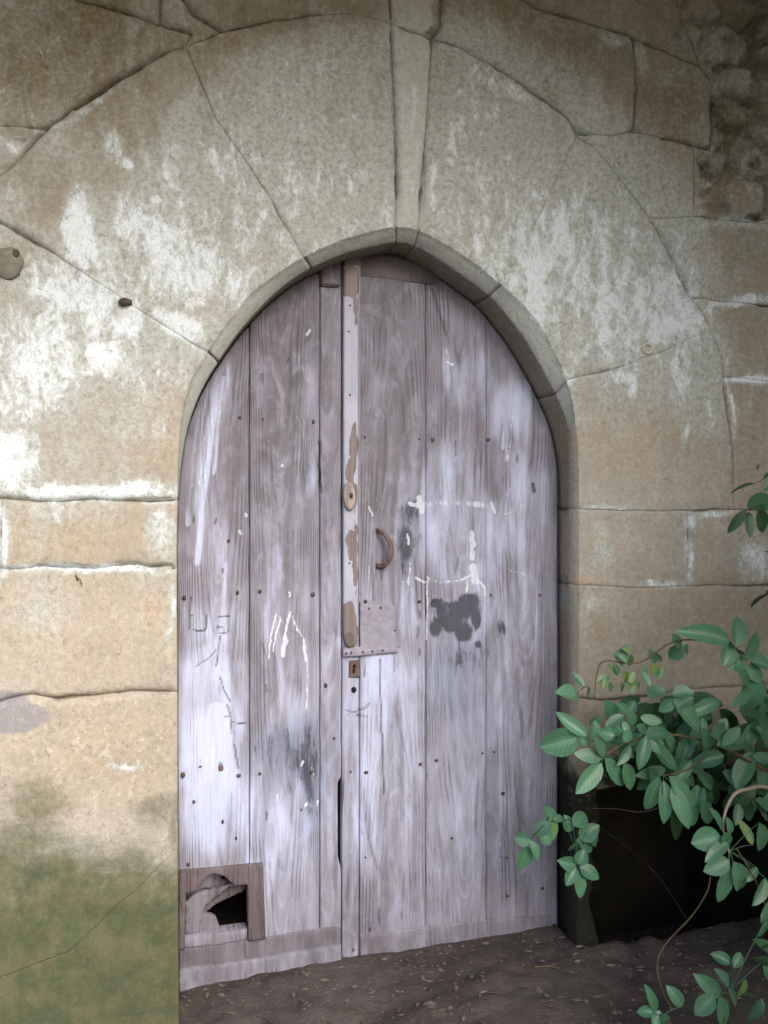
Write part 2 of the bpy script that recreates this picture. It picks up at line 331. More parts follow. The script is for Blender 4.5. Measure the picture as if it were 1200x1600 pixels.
BROWN = [(640, 10, 400, 26, .5), (60, 120, 180, 60, 1.0), (1220, 600, 130, 260, .5), (1150, 1000, 250, 90, .35), (80, 60, 230, 150, 1.0), (60, 300, 90, 60, .55), (330, 60, 80, 40, .8), (420, 30, 200, 40, .65), (470, 255, 110, 18, .60), (450, 130, 120, 12, .55), (330, 215, 60, 24, .5), (100, 420, 60, 30, .5),
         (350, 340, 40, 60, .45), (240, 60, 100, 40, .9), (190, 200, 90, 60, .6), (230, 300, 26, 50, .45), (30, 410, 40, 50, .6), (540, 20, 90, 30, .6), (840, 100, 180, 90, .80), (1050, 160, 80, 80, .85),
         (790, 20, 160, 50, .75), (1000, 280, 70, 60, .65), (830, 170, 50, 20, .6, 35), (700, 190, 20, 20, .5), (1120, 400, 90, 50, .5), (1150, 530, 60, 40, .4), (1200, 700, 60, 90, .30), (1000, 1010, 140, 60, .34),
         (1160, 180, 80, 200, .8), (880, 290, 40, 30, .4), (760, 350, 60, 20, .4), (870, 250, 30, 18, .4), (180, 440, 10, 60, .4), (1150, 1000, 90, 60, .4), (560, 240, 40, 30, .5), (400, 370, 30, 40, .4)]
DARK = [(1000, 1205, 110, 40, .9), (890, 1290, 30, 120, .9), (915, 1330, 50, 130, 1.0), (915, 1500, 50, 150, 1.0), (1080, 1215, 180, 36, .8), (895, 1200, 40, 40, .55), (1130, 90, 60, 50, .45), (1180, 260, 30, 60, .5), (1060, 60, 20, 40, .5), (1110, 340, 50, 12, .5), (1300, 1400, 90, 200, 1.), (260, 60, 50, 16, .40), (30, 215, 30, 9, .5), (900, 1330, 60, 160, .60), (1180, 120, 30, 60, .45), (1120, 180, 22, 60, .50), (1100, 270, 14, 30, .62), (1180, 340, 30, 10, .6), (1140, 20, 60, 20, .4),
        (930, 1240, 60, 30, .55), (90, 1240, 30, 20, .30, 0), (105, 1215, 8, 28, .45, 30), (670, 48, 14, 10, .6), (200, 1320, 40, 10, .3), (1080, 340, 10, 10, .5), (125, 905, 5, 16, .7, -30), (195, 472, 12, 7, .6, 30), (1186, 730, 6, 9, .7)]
GREY = [(35, 1122, 70, 26, .85, -10), (0, 1105, 60, 30, .8)]
PITS = [(140, 1160, 110, 60, 1.0), (230, 930, 60, 40, .5), (150, 1280, 90, 60, .6), (60, 560, 120, 120, .5), (760, 240, 100, 80, .5), (180, 440, 140, 60, .4)]

def wall_attrs(me, x, z, tone, y=None):
    px, py = topx(x, np.zeros_like(x), z)
    wx = (fbm(px/60, py/60, 3)-.5)*46; wy = (fbm(px/60, py/60, 8)-.5)*46
    sx, sy = px+wx, py+wy
    m = np.zeros((len(x), 4)); n = np.zeros((len(x), 4))
    ringf = .62*sstep(1.15, .95, np.hypot((px-620)/510, (py-620)/580))*sstep(780, 500, py)
    m[:, 0] = np.clip(np.maximum(blobs(px+wx*.5, py+wy*.5, WHITE)*(1.0+.20*sstep(420, 300, px)), .16*sstep(1150, 900, py)+.12*sstep(500, 0, px)*sstep(900, 700, py)+.04), 0, 1)
    damp = sstep(1200, 1370, sy-px*.12)
    m[:, 1] = np.clip(np.maximum(blobs(sx, sy, MOSSB), damp*(.78+.25*sstep(1330, 1600, py)))+.12*sstep(150, 0, sy), 0, 1)
    m[:, 2] = blobs(sx, sy, OCHRE)
    m[:, 3] = np.clip(np.maximum(blobs(sx, sy, BROWN), .5*sstep(330, 80, sy)), 0, 1)  # brown stone, deepened up the wall to paint in more of the top shade
    n[:, 0] = blobs(px+wx*.3, py+wy*.3, DARK)  # dark marks, plus the painted shade around the hollow
    n[:, 1] = tone
    n[:, 2] = blobs(px+wx*.2, py+wy*.2, GREY)
    n[:, 3] = blobs(sx, sy, PITS)
    if y is not None:
        # chamfer set paler with lime, soffit behind it set browner
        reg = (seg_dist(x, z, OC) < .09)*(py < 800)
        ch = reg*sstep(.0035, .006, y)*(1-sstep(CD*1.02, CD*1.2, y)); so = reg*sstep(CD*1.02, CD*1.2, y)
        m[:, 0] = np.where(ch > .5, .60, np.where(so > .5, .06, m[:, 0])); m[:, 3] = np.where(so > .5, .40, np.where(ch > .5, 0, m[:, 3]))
    q = np.zeros((len(x), 4))
    ringp = 1.35*ringf*(.55+.9*fbm(px/60, py/110, 51))*(.75+.5*vnoise(px/14, py/60, 52))
    q[:, 0] = np.clip(ringp, 0, 1); m[:, 0] = np.maximum(m[:, 0], np.where(m[:, 0] > 0, ringp*(.42+.28*sstep(150, 450, py)), 0))
    q[:, 1] = blobs(sx, sy, [(130, 1170, 190, 110, .8), (120, 980, 160, 90, .35), (100, 830, 140, 50, .4), (150, 1330, 200, 200, .4), (1150, 200, 90, 200, .7), (200, 650, 120, 90, .3)])
    kl = np.interp(py, [38, 180, 300, 355], [612, 618, 622, 619]); kr = np.interp(py, [58, 150, 270, 361], [676, 670, 662, 655])
    q[:, 2] = .55*sstep(-2, 4, px-kl)*sstep(-2, 4, kr-px)*sstep(372, 360, py)*(y is None or 1)
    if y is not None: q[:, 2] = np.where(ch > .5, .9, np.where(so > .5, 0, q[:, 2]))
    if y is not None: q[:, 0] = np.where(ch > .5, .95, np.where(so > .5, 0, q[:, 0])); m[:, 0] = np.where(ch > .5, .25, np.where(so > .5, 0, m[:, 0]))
    put_attr(me, 'm', m); put_attr(me, 'n', n); put_attr(me, 'q', q)

# ------------------------------------------------------------------ opening curves: (outer px at wall face, inner px 4 cm behind)
OI = [((280, 1680), (281, 1680)), ((278, 1400), (279, 1400)), ((277, 1082), (278, 1082)), ((276, 887), (277, 887)), ((277, 780), (279, 780)), ((279, 720), (283, 728)),
      ((284, 655), (294, 667)), ((299, 595), (314, 613)), ((324, 550), (341, 566)), ((357, 503), (377, 515)), ((395, 457), (415, 473)), ((435, 427), (450, 442)),
      ((475, 402), (486, 419)), ((530, 377), (540, 396)), ((580, 362), (585, 385)), ((619, 355), (619, 379)), ((655, 361), (648, 385)), ((720, 396), (697, 413)),
      ((785, 446), (765, 463)), ((822, 480), (797, 500)), ((852, 522), (826, 540)), ((886, 594), (868, 616)), ((899, 655), (890, 672)), ((904, 715), (900, 727)),
      ((905, 795), (903, 796)), ((905, 915), (903, 915)), ((905, 1090), (904, 1090)), ((904, 1235), (903, 1235)), ((902, 1500), (901, 1500)), ((901, 1680), (900, 1680))]
CD = .045      # chamfer depth
RV = .36       # reveal runs back this far
DY = .16       # door face
def catmull(p0, p1, p2, p3, t):
    return tuple(.5*((2*b)+(-a+c)*t+(2*a-5*b+4*c-d)*t*t+(-a+3*b-3*c+d)*t**3) for a, b, c, d in zip(p0, p1, p2, p3))
NSUB = 8
OC, IC = [], []
for i in range(len(OI)-1):
    q = [OI[max(0, i-1)], OI[i], OI[i+1], OI[min(len(OI)-1, i+2)]]
    for k in range(NSUB):
        t = k/NSUB
        o = catmull(*[a[0] for a in q], t); n_ = catmull(*[a[1] for a in q], t)
        a = P(o[0], o[1], 0); b = P(n_[0], n_[1], CD)
        OC.append((a[0], a[2])); IC.append((b[0], b[2]))
a = P(*OI[-1][0], 0); b = P(*OI[-1][1], CD); OC.append((a[0], a[2])); IC.append((b[0], b[2]))
def O(i, j):
    """outer opening curve, wall coordinates, between control points i and j"""
    r = OC[min(i, j)*NSUB:max(i, j)*NSUB+1]
    return r if j > i else r[::-1]

# ------------------------------------------------------------------ slab builder
def resample(poly, step):
    out = []
    n = len(poly)
    for i in range(n):
        a, b = poly[i], poly[(i+1) % n]; L = math.hypot(b[0]-a[0], b[1]-a[1])
        k = max(1, int(round(L/step)))
        for j in range(k): out.append((a[0]+(b[0]-a[0])*j/k, a[1]+(b[1]-a[1])*j/k))
    return out
def inside(px, py, poly):
    c = np.zeros(px.shape, bool); n = len(poly); j = n-1
    for i in range(n):
        xi, yi = poly[i]; xj, yj = poly[j]
        cond = ((yi > py) != (yj > py)) & (px < (xj-xi)*(py-yi)/((yj-yi) if abs(yj-yi) > 1e-12 else 1e-12)+xi)
        c ^= cond; j = i
    return c
def slab(poly, grid, yfun, back, ring=(.004, .010), step=.012):
    """poly in (x,z); yfun(x,z,dist)->y (positive = back). returns mesh arrays"""
    b = resample(poly, step); P2 = np.array(b)
    area = sum(b[i][0]*b[(i+1) % len(b)][1]-b[(i+1) % len(b)][0]*b[i][1] for i in range(len(b)))
    if area < 0: b = b[::-1]; P2 = P2[::-1]
    nb = len(b)
    nx, nz = np.roll(P2, -1, 0)[:, 0]-np.roll(P2, 1, 0)[:, 0], np.roll(P2, -1, 0)[:, 1]-np.roll(P2, 1, 0)[:, 1]
    L = np.hypot(nx, nz)+1e-9; inx, inz = -nz/L, nx/L
    pts = [P2]
    for r in ring:
        q = P2+np.stack([inx, inz], 1)*r
        d = seg_dist(q[:, 0], q[:, 1], b, True); ok = (d > r*.85) & inside(q[:, 0], q[:, 1], b); pts.append(q[ok])
    x0, z0 = P2.min(0); x1, z1 = P2.max(0)
    gx, gz = np.meshgrid(np.arange(x0, x1, grid), np.arange(z0, z1, grid))
    gx = gx.ravel()+rng.uniform(-.25, .25, gx.size)*grid; gz = gz.ravel()+rng.uniform(-.25, .25, gz.size)*grid
    keep = inside(gx, gz, b); gx, gz = gx[keep], gz[keep]
    d = seg_dist(gx, gz, b, True); k2 = d > ring[-1]*1.5; pts.append(np.stack([gx[k2], gz[k2]], 1))
    A = np.concatenate(pts)
    vo, ed, fc, ov, oe, of = geometry.delaunay_2d_cdt([Vector(p) for p in A], [(i, (i+1) % nb) for i in range(nb)], [], 1, 1e-6)
    V = np.array([(v.x, v.y) for v in vo])
    dist = seg_dist(V[:, 0], V[:, 1], b, True)
    y = yfun(V[:, 0], V[:, 1], dist)
    verts = np.stack([V[:, 0], y, V[:, 1]], 1)
    faces = []
    for f in fc:
        f = list(f)
        a_, b_, c_ = V[f[0]], V[f[1]], V[f[2]]
        if (b_[0]-a_[0])*(c_[1]-a_[1])-(b_[1]-a_[1])*(c_[0]-a_[0]) < 0: f = f[::-1]
        faces.append(f)      # CCW in x,z -> normal toward -y
    # skirt from the boundary edges
    cnt = {}
    for f in faces:
        for i in range(len(f)): cnt[(f[i], f[(i+1) % len(f)])] = 1
    bd = [e for e in cnt if (e[1], e[0]) not in cnt]
    idx = {}; vl = [tuple(v) for v in verts]
    for e in bd:
        for v in e:
            if v not in idx: idx[v] = len(vl); vl.append((verts[v][0], back, verts[v][2]))
    for a_, b_ in bd: faces.append([b_, a_, idx[a_], idx[b_]])
    return vl, faces
def mesh_from(vl, fl, name='m'):
    me = bpy.data.meshes.new(name); me.from_pydata(vl, [], fl); me.update(); return me
def coords(me):
    a = np.zeros(len(me.vertices)*3); me.vertices.foreach_get('co', a); a = a.reshape(-1, 3); return a[:, 0], a[:, 1], a[:, 2]

# ------------------------------------------------------------------ THE WALL
wall = empty('stone_wall', 'old sandstone wall with pointed arch doorway, flaking limewash above, moss below', 'wall', (0.6, 0, 0))
def factor(px, py):
    f = np.ones_like(px)
    for pts, v in CRACKW: f = np.where(seg_dist(px, py, pts) < 9, np.minimum(f, v), f)
    for pts, v in WIDE: f = np.where(seg_dist(px, py, pts) < 9, np.maximum(f, v), f)
    return f
def W(pts):
    out = []
    for p in pts:
        if abs(p[0]) < 50: out.append(tuple(p))      # already metres
        else: q = P(p[0], p[1], 0); out.append((q[0], q[2]))
    return out
def px2(pts): return [(P(x, y, 0)[0], P(x, y, 0)[2]) for x, y in pts]
OCA = np.array(OC)
def stone(name, parts, tone=None, grid=.010, relief=.004, bump=None, lift=0., rough=1., strip=None):
    """parts: list of (kind, points) where kind 'p' = pixels, 'w' = metres on the opening curve"""
    tone = (tone or 0)+rng.uniform(0, .10)
    poly = []
    for kind, pts in parts:
        if kind == 'p':
            q = resample_open(px2(pts), .03)
            for x, z in q:
                a = (.0045 if x < P(600, 200)[0] or x > P(692, 200)[0] else .0012)*rough
                poly.append((x+(vnoise(x*22, z*22, 1)-.5)*a+(vnoise(x*70, z*70, 5)-.5)*a*.6, z+(vnoise(x*22, z*22, 2)-.5)*a*1.6+(vnoise(x*70, z*70, 6)-.5)*a*.7))
        else: poly += list(pts)
    # remove duplicates
    cl = []
    for p in poly:
        if not cl or math.hypot(p[0]-cl[-1][0], p[1]-cl[-1][1]) > .002: cl.append(p)
    if math.hypot(cl[0][0]-cl[-1][0], cl[0][1]-cl[-1][1]) < .002: cl.pop()
    sd_ = rng.integers(0, 50); tx, tz = rng.uniform(-.0015, .0015, 2)
    cx = np.mean([p[0] for p in cl]); cz = np.mean([p[1] for p in cl])
    def yf(x, z, d):
        px, py = topx(x, np.zeros_like(x), z)
        op = seg_dist(x, z, OC) < .006
        fac = factor(px, py)
        jit = (.15+1.5*vnoise(x*9, z*9, 9)**1.2)*(.6+.8*vnoise(x*60, z*60, 19))
        e = .011*fac*np.where(fac > 1, np.maximum(jit, .65), jit)
        r = .0029*(.7+.6*fac)*(.6+.8*vnoise(x*45, z*45, 29))
        drop = e*(1-sstep(0, 1, d/(r*1.6)))+.0012*(1-sstep(0, .02, d))*np.minimum(fac, 1)
        inner = sstep(0, .03, d)
        hgt = relief*((fbm(x*5, z*5, sd_)-.5)*2)+relief*.45*((fbm(x*28, z*28, sd_+4, 3)-.5)*2)
        if bump is not None: hgt = hgt+bump(x, z)
        y = drop-hgt*inner-lift*inner+(tx*(x-cx)*4+tz*(z-cz)*4)*inner
        dop = seg_dist(x, z, OC)
        near = dop < .006
        y = np.where(near, .003, y)
        return y
    vl, fl = slab(cl, grid, yf, .07)
    if strip:
        i, j = sorted(strip); base = len(vl); K = range(i*NSUB, j*NSUB+1)
        rows = []
        for k in K:
            o = OC[k]; n_ = IC[k]
            wob = (vnoise(o[0]*14, o[1]*14, 4)-.5)*.006
            cc = [(o[0], .003, o[1]), (o[0]*.7+n_[0]*.3, .003*.7+CD*.3+.001+wob*.4, o[1]*.7+n_[1]*.3), (o[0]*.12+n_[0]*.88, CD*.90+wob*.3, o[1]*.12+n_[1]*.88),
                  (n_[0], CD*1.15, n_[1]), (n_[0]+wob*.5, .09, n_[1]+wob*.5), (n_[0]+wob*.3, .13, n_[1]), (n_[0], RV, n_[1])]
            if k == i*NSUB or k == j*NSUB:
                m_ = K[len(K)//2]
                cc = [(p[0], p[1]+.0, p[2]) for p in cc]
            rows.append(cc)
        # small end gap so the joint reads across the soffit
        def shrink(r, rn, s):
            L = math.hypot(rn[0][0]-r[0][0], rn[0][2]-r[0][2])+1e-6
            return [tuple(a_+(b_-a_)*min(.9, s/L) for a_, b_ in zip(p, q)) for p, q in zip(r, rn)]
        out = 1.0
        first = shrink(rows[0], rows[1], .0022); last = shrink(rows[-1], rows[-2], .0022)
        # recessed joint faces
        def back_(r):
            c = (P(590, 900, 0)[0], P(590, 900, 0)[2])
            o2 = []
            for p in r:
                dx, dz = p[0]-c[0], p[2]-c[1]; L = math.hypot(dx, dz); o2.append((p[0]+dx/L*.012, p[1], p[2]+dz/L*.012))
            return o2
        allrows = [back_(rows[0]), first]+rows[1:-1]+[last, back_(rows[-1])]
        nn = len(allrows[0])
        for r in allrows: vl += r
        for a_ in range(len(allrows)-1):
            for c_ in range(nn-1):
                q = base+a_*nn+c_; fl.append([q, q+nn, q+nn+1, q+1])
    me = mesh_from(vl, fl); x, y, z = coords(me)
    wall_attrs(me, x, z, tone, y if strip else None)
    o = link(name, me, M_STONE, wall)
    return o
def resample_open(pts, step):
    out = []
    for i in range(len(pts)-1):
        a, b = pts[i], pts[i+1]; L = math.hypot(b[0]-a[0], b[1]-a[1]); k = max(1, int(round(L/step)))
        for j in range(k): out.append((a[0]+(b[0]-a[0])*j/k, a[1]+(b[1]-a[1])*j/k))
    out.append(pts[-1]); return out

KL = [(612, 38), (618, 180), (622, 300), (619, 355)]
KR = [(676, 58), (670, 150), (662, 270), (655, 361)]
L1 = [(290, 72), (312, 120), (335, 185), (372, 232), (425, 315), (475, 402)]
L2 = [(-60, 318), (0, 345), (75, 390), (195, 470), (324, 550)]
XA = [(612, 38), (560, 22), (510, 22), (430, 32), (345, 50), (290, 72)]
XB = [(290, 72), (250, 85), (190, 120), (125, 162), (70, 203), (20, 255), (-60, 318)]
R1 = [(905, 205), (850, 320), (785, 446)]
R2 = [(1110, 515), (1030, 550), (950, 580), (886, 594)]
XD = [(676, 58), (720, 75), (770, 100), (815, 130), (840, 147), (885, 182), (905, 205)]
XE = [(905, 205), (940, 245), (980, 295), (1015, 340), (1040, 380), (1080, 465), (1100, 490), (1110, 515)]
XF = [(1110, 515), (1125, 550), (1135, 625), (1145, 700), (1147, 797)]
r_ = lambda l: l[::-1]
stone('keystone', [('p', KL), ('w', O(15, 16)), ('p', r_(KR)), ('p', [KR[0], KL[0]])], strip=(15, 16))
stone('arch_stone', [('p', L1), ('w', O(12, 15)), ('p', r_(KL)), ('p', XA)], strip=(12, 15))
stone('arch_stone', [('p', L2), ('w', O(8, 12)), ('p', r_(L1)), ('p', XB)], strip=(8, 12))
stone('arch_stone', [('p', KR), ('w', O(16, 18)), ('p', r_(R1)), ('p', r_(XD))], strip=(16, 18))
stone('arch_stone', [('p', R1), ('w', O(18, 21)), ('p', r_(R2)), ('p', r_(XE))], strip=(18, 21))
J795 = [(905, 795), (985, 798), (1075, 797), (1147, 797)]
stone('arch_stone', [('p', R2), ('w', O(21, 24)), ('p', J795), ('p', r_(XF))], strip=(21, 24))
J780 = [(277, 780), (200, 783), (130, 781), (60, 784), (2, 779)]
CL = [(-160, 780), (-150, 560), (-110, 400), (-60, 318)]
stone('arch_stone', [('p', L2), ('w', O(8, 4)), ('p', J780+[(-160, 780)]), ('p', CL)], strip=(4, 8))
J887 = [(276, 887), (215, 884), (150, 889), (80, 886), (0, 890)]
stone('jamb_stone', [('w', O(4, 3)), ('p', J887), ('p', [(0, 890), (2, 779)]), ('p', r_(J780))], tone=.06, strip=(3, 4))
J1085 = [(277, 1082), (240, 1080), (150, 1088), (90, 1092), (50, 1087), (0, 1096), (-260, 1100)]
stone('jamb_stone', [('w', O(3, 2)), ('p', J1085), ('p', [(-260, 1100), (-260, 890)]), ('p', [(-260, 890), (0, 890)]+r_(J887)[1:])], strip=(2, 3))
JD = [(278, 1333), (267, 1335), (190, 1410), (112, 1483), (-260, 1630)]
iD = 1  # control point index near 1400
def zfrac(i, j, zt):
    pts = O(i, j); return [p for p in pts]
lowO = O(2, 0)
zc = P(278, 1333, 0)[2]
up = [p for p in lowO if p[1] > zc]+[(P(278, 1333, 0)[0], zc)]
dn = [(P(278, 1333, 0)[0], zc)]+[p for p in lowO if p[1] < zc]
stone('jamb_stone', [('w', up), ('p', JD), ('p', [(-260, 1630), (-260, 1100)]), ('p', r_(J1085))], strip=(0, 2))
stone('jamb_stone', [('w', dn), ('p', [(280, 1680), (-260, 1700), (-260, 1630)]), ('p', r_(JD))])
J915 = [(905, 915), (985, 918), (1075, 916), (1200, 915), (1450, 916)]
stone('jamb_stone', [('w', O(25, 24)), ('p', [(905, 795), (985, 798), (1075, 797), (1078, 850), (1075, 916), (985, 918), (905, 915)])], tone=.04, strip=(24, 25))
stone('wall_block', [('p', [(1075, 797), (1147, 797), (1450, 797), (1450, 916), (1200, 915), (1075, 916), (1078, 850), (1075, 797)])], tone=.10)
J1090 = [(905, 1090), (940, 1096), (1000, 1090), (1080, 1078), (1200, 1070), (1450, 1068)]
stone('jamb_stone', [('w', O(26, 25)), ('p', J915), ('p', [(1450, 916), (1450, 1068)]), ('p', r_(J1090))], tone=.16, strip=(25, 26))
stone('jamb_stone', [('w', O(27, 26)), ('p', J1090), ('p', [(1450, 1068), (1450, 1228)]), ('p', [(1450, 1228), (1230, 1226), (1150, 1243), (1110, 1226), (1040, 1238), (990, 1222), (950, 1232), (930, 1236), (904, 1235)])], tone=.2, strip=(26, 27))
stone('jamb_stone', [('w', O(29, 27)), ('p', [(904, 1235), (930, 1236), (941, 1275), (924, 1318), (932, 1362), (922, 1410), (938, 1470), (930, 1680), (901, 1680)])], tone=.25, strip=(27, 29))
stone('wall_block', [('p', [(1230, 1226), (1450, 1228), (1450, 1680), (1235, 1680), (1222, 1420), (1240, 1330), (1230, 1226)])], tone=.3)
stone('wall_block', [('p', r_(XD)), ('p', [(676, 58), (690, 40), (692, -60), (800, -12), (838, 10), (900, 30), (965, 48), (990, 60), (996, 130), (992, 205), (960, 212), (905, 205)])])
G2 = [(990, 60), (1040, 80), (1095, 105), (1113, 130), (1112, 234), (1040, 215), (992, 205), (996, 130), (990, 60)]
stone('wall_block', [('p', G2)])
stone('wall_block', [('p', [(905, 205), (960, 212), (992, 205), (1040, 215), (1085, 227), (1085, 340), (1015, 340), (980, 295), (940, 245), (905, 205)])])
stone('wall_block', [('p', [(1015, 340), (1085, 340), (1200, 350), (1450, 350), (1450, 475), (1200, 478), (1080, 465), (1040, 380), (1015, 340)])])
stone('wall_block', [('p', [(1080, 465), (1200, 478), (1450, 475), (1450, 597), (1200, 597), (1130, 588), (1125, 550), (1110, 515), (1100, 490), (1080, 465)])])
stone('wall_block', [('p', [(1130, 588), (1200, 597), (1450, 597), (1450, 797), (1147, 797), (1145, 700), (1135, 625), (1130, 588)])], tone=.05)
stone('wall_block', [('p', [(692, -260), (1060, -260), (1058, 0), (1095, 105), (1040, 80), (990, 60), (965, 48), (900, 30), (838, 10), (800, -12), (692, -60), (692, -260)])])
stone('wall_block', [('p', [(612, 38), (606, -40), (610, -260), (692, -260), (692, -60), (690, 40), (676, 58), (612, 38)])])
stone('wall_block', [('p', [(285, -260), (610, -260), (606, -40), (612, 38), (560, 22), (510, 22), (430, 32), (345, 48), (300, 20), (285, -5), (285, -260)])])
stone('wall_block', [('p', [(250, -260), (285, -260), (285, -5), (300, 20), (345, 48), (290, 72), (300, 50), (250, 35), (250, -260)])])
stone('wall_block', [('p', [(-260, -260), (250, -260), (250, 35), (160, 10), (60, -15), (-260, -60), (-260, -260)])])
stone('wall_block', [('p', [(-260, -60), (60, -15), (160, 10), (250, 35), (300, 50), (290, 72), (250, 85), (190, 120), (125, 162), (70, 203), (0, 197), (-260, 190), (-260, -60)])])
# rubble zones: lumpy cells
_vp = rng.random((2, 400, 2))
def cells(scale, amp):
    def f(x, z):
        xs = x*scale+31; zs = z*scale*1.25+17
        xi = np.floor(xs).astype(int); zi = np.floor(zs).astype(int)
        d1 = np.full(x.shape, 9.); d2 = np.full(x.shape, 9.); hid = np.zeros(x.shape)
        for a_ in (-1, 0, 1):
            for b_ in (-1, 0, 1):
                cx, cz = xi+a_, zi+b_
                rx = _tab[cx % 256, cz % 256]; rz = _tab[(cx+91) % 256, (cz+37) % 256]
                d = np.hypot(cx+rx-xs, cz+rz-zs)
                new = d < d1
                d2 = np.where(new, d1, np.minimum(d2, d)); hid = np.where(new, _tab[(cx+7) % 256, (cz+5) % 256], hid); d1 = np.where(new, d, d1)
        e = sstep(0, .28, d2-d1)
        return amp*(e-.8)+amp*.8*(hid-.5)*e
    return f
stone('rubble', [('p', [(1058, -260), (1450, -260), (1450, 350), (1200, 350), (1085, 340), (1085, 227), (1112, 234), (1113, 130), (1095, 105), (1058, 0), (1058, -260)])], bump=cells(8.5, .045), rough=2, tone=.05)
stone('rubble', [('p', [(-260, 190), (0, 197), (70, 203), (20, 255), (-60, 318), (-110, 400), (-150, 560), (-160, 780), (-260, 780), (-260, 190)])], bump=cells(9, .014), rough=2)
stone('wall_block', [('p', [(-260, 780), (-160, 780), (2, 779), (0, 890), (-260, 890), (-260, 780)])])
# pocket in the masonry beside the door, and the room behind everything, walls blackened to deepen their shade
def box_open(name, x0, x1, y0, y1, z0, z1, mat, par, bump=.02):
    bm = bmesh.new()
    def grid(a, b, c, d, n=14):
        vs = [[bm.verts.new(Vector(a).lerp(Vector(b), i/n).lerp(Vector(d).lerp(Vector(c), i/n), j/n)) for j in range(n+1)] for i in range(n+1)]
        for i in range(n):
            for j in range(n): bm.faces.new([vs[i][j], vs[i+1][j], vs[i+1][j+1], vs[i][j+1]])
    grid((x0, y1, z0), (x1, y1, z0), (x1, y1, z1), (x0, y1, z1)); grid((x0, y0, z0), (x0, y1, z0), (x0, y1, z1), (x0, y0, z1))
    grid((x1, y1, z0), (x1, y0, z0), (x1, y0, z1), (x1, y1, z1)); grid((x0, y1, z1), (x1, y1, z1), (x1, y0, z1), (x0, y0, z1)); grid((x0, y0, z0), (x1, y0, z0), (x1, y1, z0), (x0, y1, z0))
    for v in bm.verts:
        if y0+.01 < v.co.y: v.co += noise.noise_vector(v.co*4)*bump
    me = bpy.data.meshes.new('m'); bm.to_mesh(me); bm.free()
    return link(name, me, mat, par)
pk0 = P(915, 1300, 0)[0]; pk1 = P(1250, 1300, 0)[0]; pkt = P(1100, 1205, 0)[2]
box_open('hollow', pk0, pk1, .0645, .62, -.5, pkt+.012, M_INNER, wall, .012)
xa = P(-262, 800, 0)[0]; xb = P(1452, 800, 0)[0]; zt_ = P(1452, -262, 0)[2]; zb_ = -.6
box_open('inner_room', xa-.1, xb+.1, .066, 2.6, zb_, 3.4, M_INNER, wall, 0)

# small fittings on the wall
def ball(name, c, r, sc, mat, parent, seg=14, nz=.15):
    bm = bmesh.new(); bmesh.ops.create_uvsphere(bm, u_segments=seg, v_segments=seg//2+2, radius=1)
    for v in bm.verts:
        k = 1+nz*(noise.noise(v.co*2+Vector(c)*9)); v.co = Vector((v.co.x*r*sc[0]*k, v.co.y*r*sc[1]*k, v.co.z*r*sc[2]*k))+Vector(c)
    me = bpy.data.meshes.new('m'); bm.to_mesh(me); bm.free()
    me.transform  # noqa
    return link(name, me, mat, parent)
kn = empty('iron_knob', 'dark grey round knob in the sandstone at the far left edge', 'knob', P(14, 410, 0))
ball('knob_head', P(14, 411, -.002), .034, (1, .42, 1.15), M_GREYK, kn, 18, .2)
ball('knob_boss', P(25, 396, -.012), .010, (.8, .4, 1), M_IRON, kn, 12, .2)
pg = ball('wooden_peg', P(196, 472, -.004), .015, (1.2, .5, .7), M_IRON, None, 12, .3)
pg['label'] = 'small brown wooden peg stuck in the limewashed joint left of the arch'; pg['category'] = 'peg'
# round drilled hole with pale rim on the right
def ringhole(px, py, r):
    bm = bmesh.new(); c = Vector(P(px, py, -.003)); prof = [(1.45, .004), (1.25, -.004), (1.0, -.003), (.85, .010), (.5, .014), (.01, .015)]
    n = 18; rows = []
    for q, dy in prof: rows.append([bm.verts.new(c+Vector((math.cos(k*2*math.pi/n)*r*q*(1+.08*math.sin(k*3)), dy, math.sin(k*2*math.pi/n)*r*q))) for k in range(n)])
    for a_ in range(len(rows)-1):
        for k in range(n): bm.faces.new([rows[a_][k], rows[a_+1][k], rows[a_+1][(k+1) % n], rows[a_][(k+1) % n]])
    me = bpy.data.meshes.new('m'); bm.to_mesh(me); bm.free(); return me
M_RIM = plain_stone('pale_plaster', (.52, .46, .34), (.64, .60, .52))
me = ringhole(1012, 545, .012)
sk = link('pipe_socket', me, M_RIM); sk['label'] = 'small round socket with pale rim in the limewashed stone right of the arch'; sk['category'] = 'socket'

# unseen eave added above the frame to keep the upper wall in shade
eave = empty('added_eave', 'unseen timber eave added over the top of the sandstone wall to shade it', 'eave', (1, 0, 3.35))
def boxmesh(x0, x1, y0, y1, z0, z1):
    v = [(x, y, z) for x in (x0, x1) for y in (y0, y1) for z in (z0, z1)]
    return mesh_from(v, [(0, 1, 3, 2), (4, 6, 7, 5), (0, 4, 5, 1), (2, 3, 7, 6), (0, 2, 6, 4), (1, 5, 7, 3)])
link('boarding', boxmesh(xa-1.5, xb+1.5, -2.0, .1, 3.22, 3.28), M_EAVE, eave, False)
for k in range(9):
    x = xa-1.2+k*(xb-xa+2.4)/8
    link('rafter', boxmesh(x-.05, x+.05, -1.9, .1, 3.10, 3.218), M_EAVE, eave, False)

# ------------------------------------------------------------------ THE DOOR
ICr = [(x, z) for x, z in IC]
def outline_x(z, side):
    """x of the inner opening curve at height z on the given side"""
    half = 15*NSUB+4
    pts = ICr[:half+1] if side < 0 else ICr[half:]
    xs = [p[0] for p in pts]; zs = [p[1] for p in pts]
    if side > 0: xs, zs = xs[::-1], zs[::-1]
    return np.interp(z, zs, xs, left=xs[0], right=np.nan)
ZTOP = max(p[1] for p in ICr)
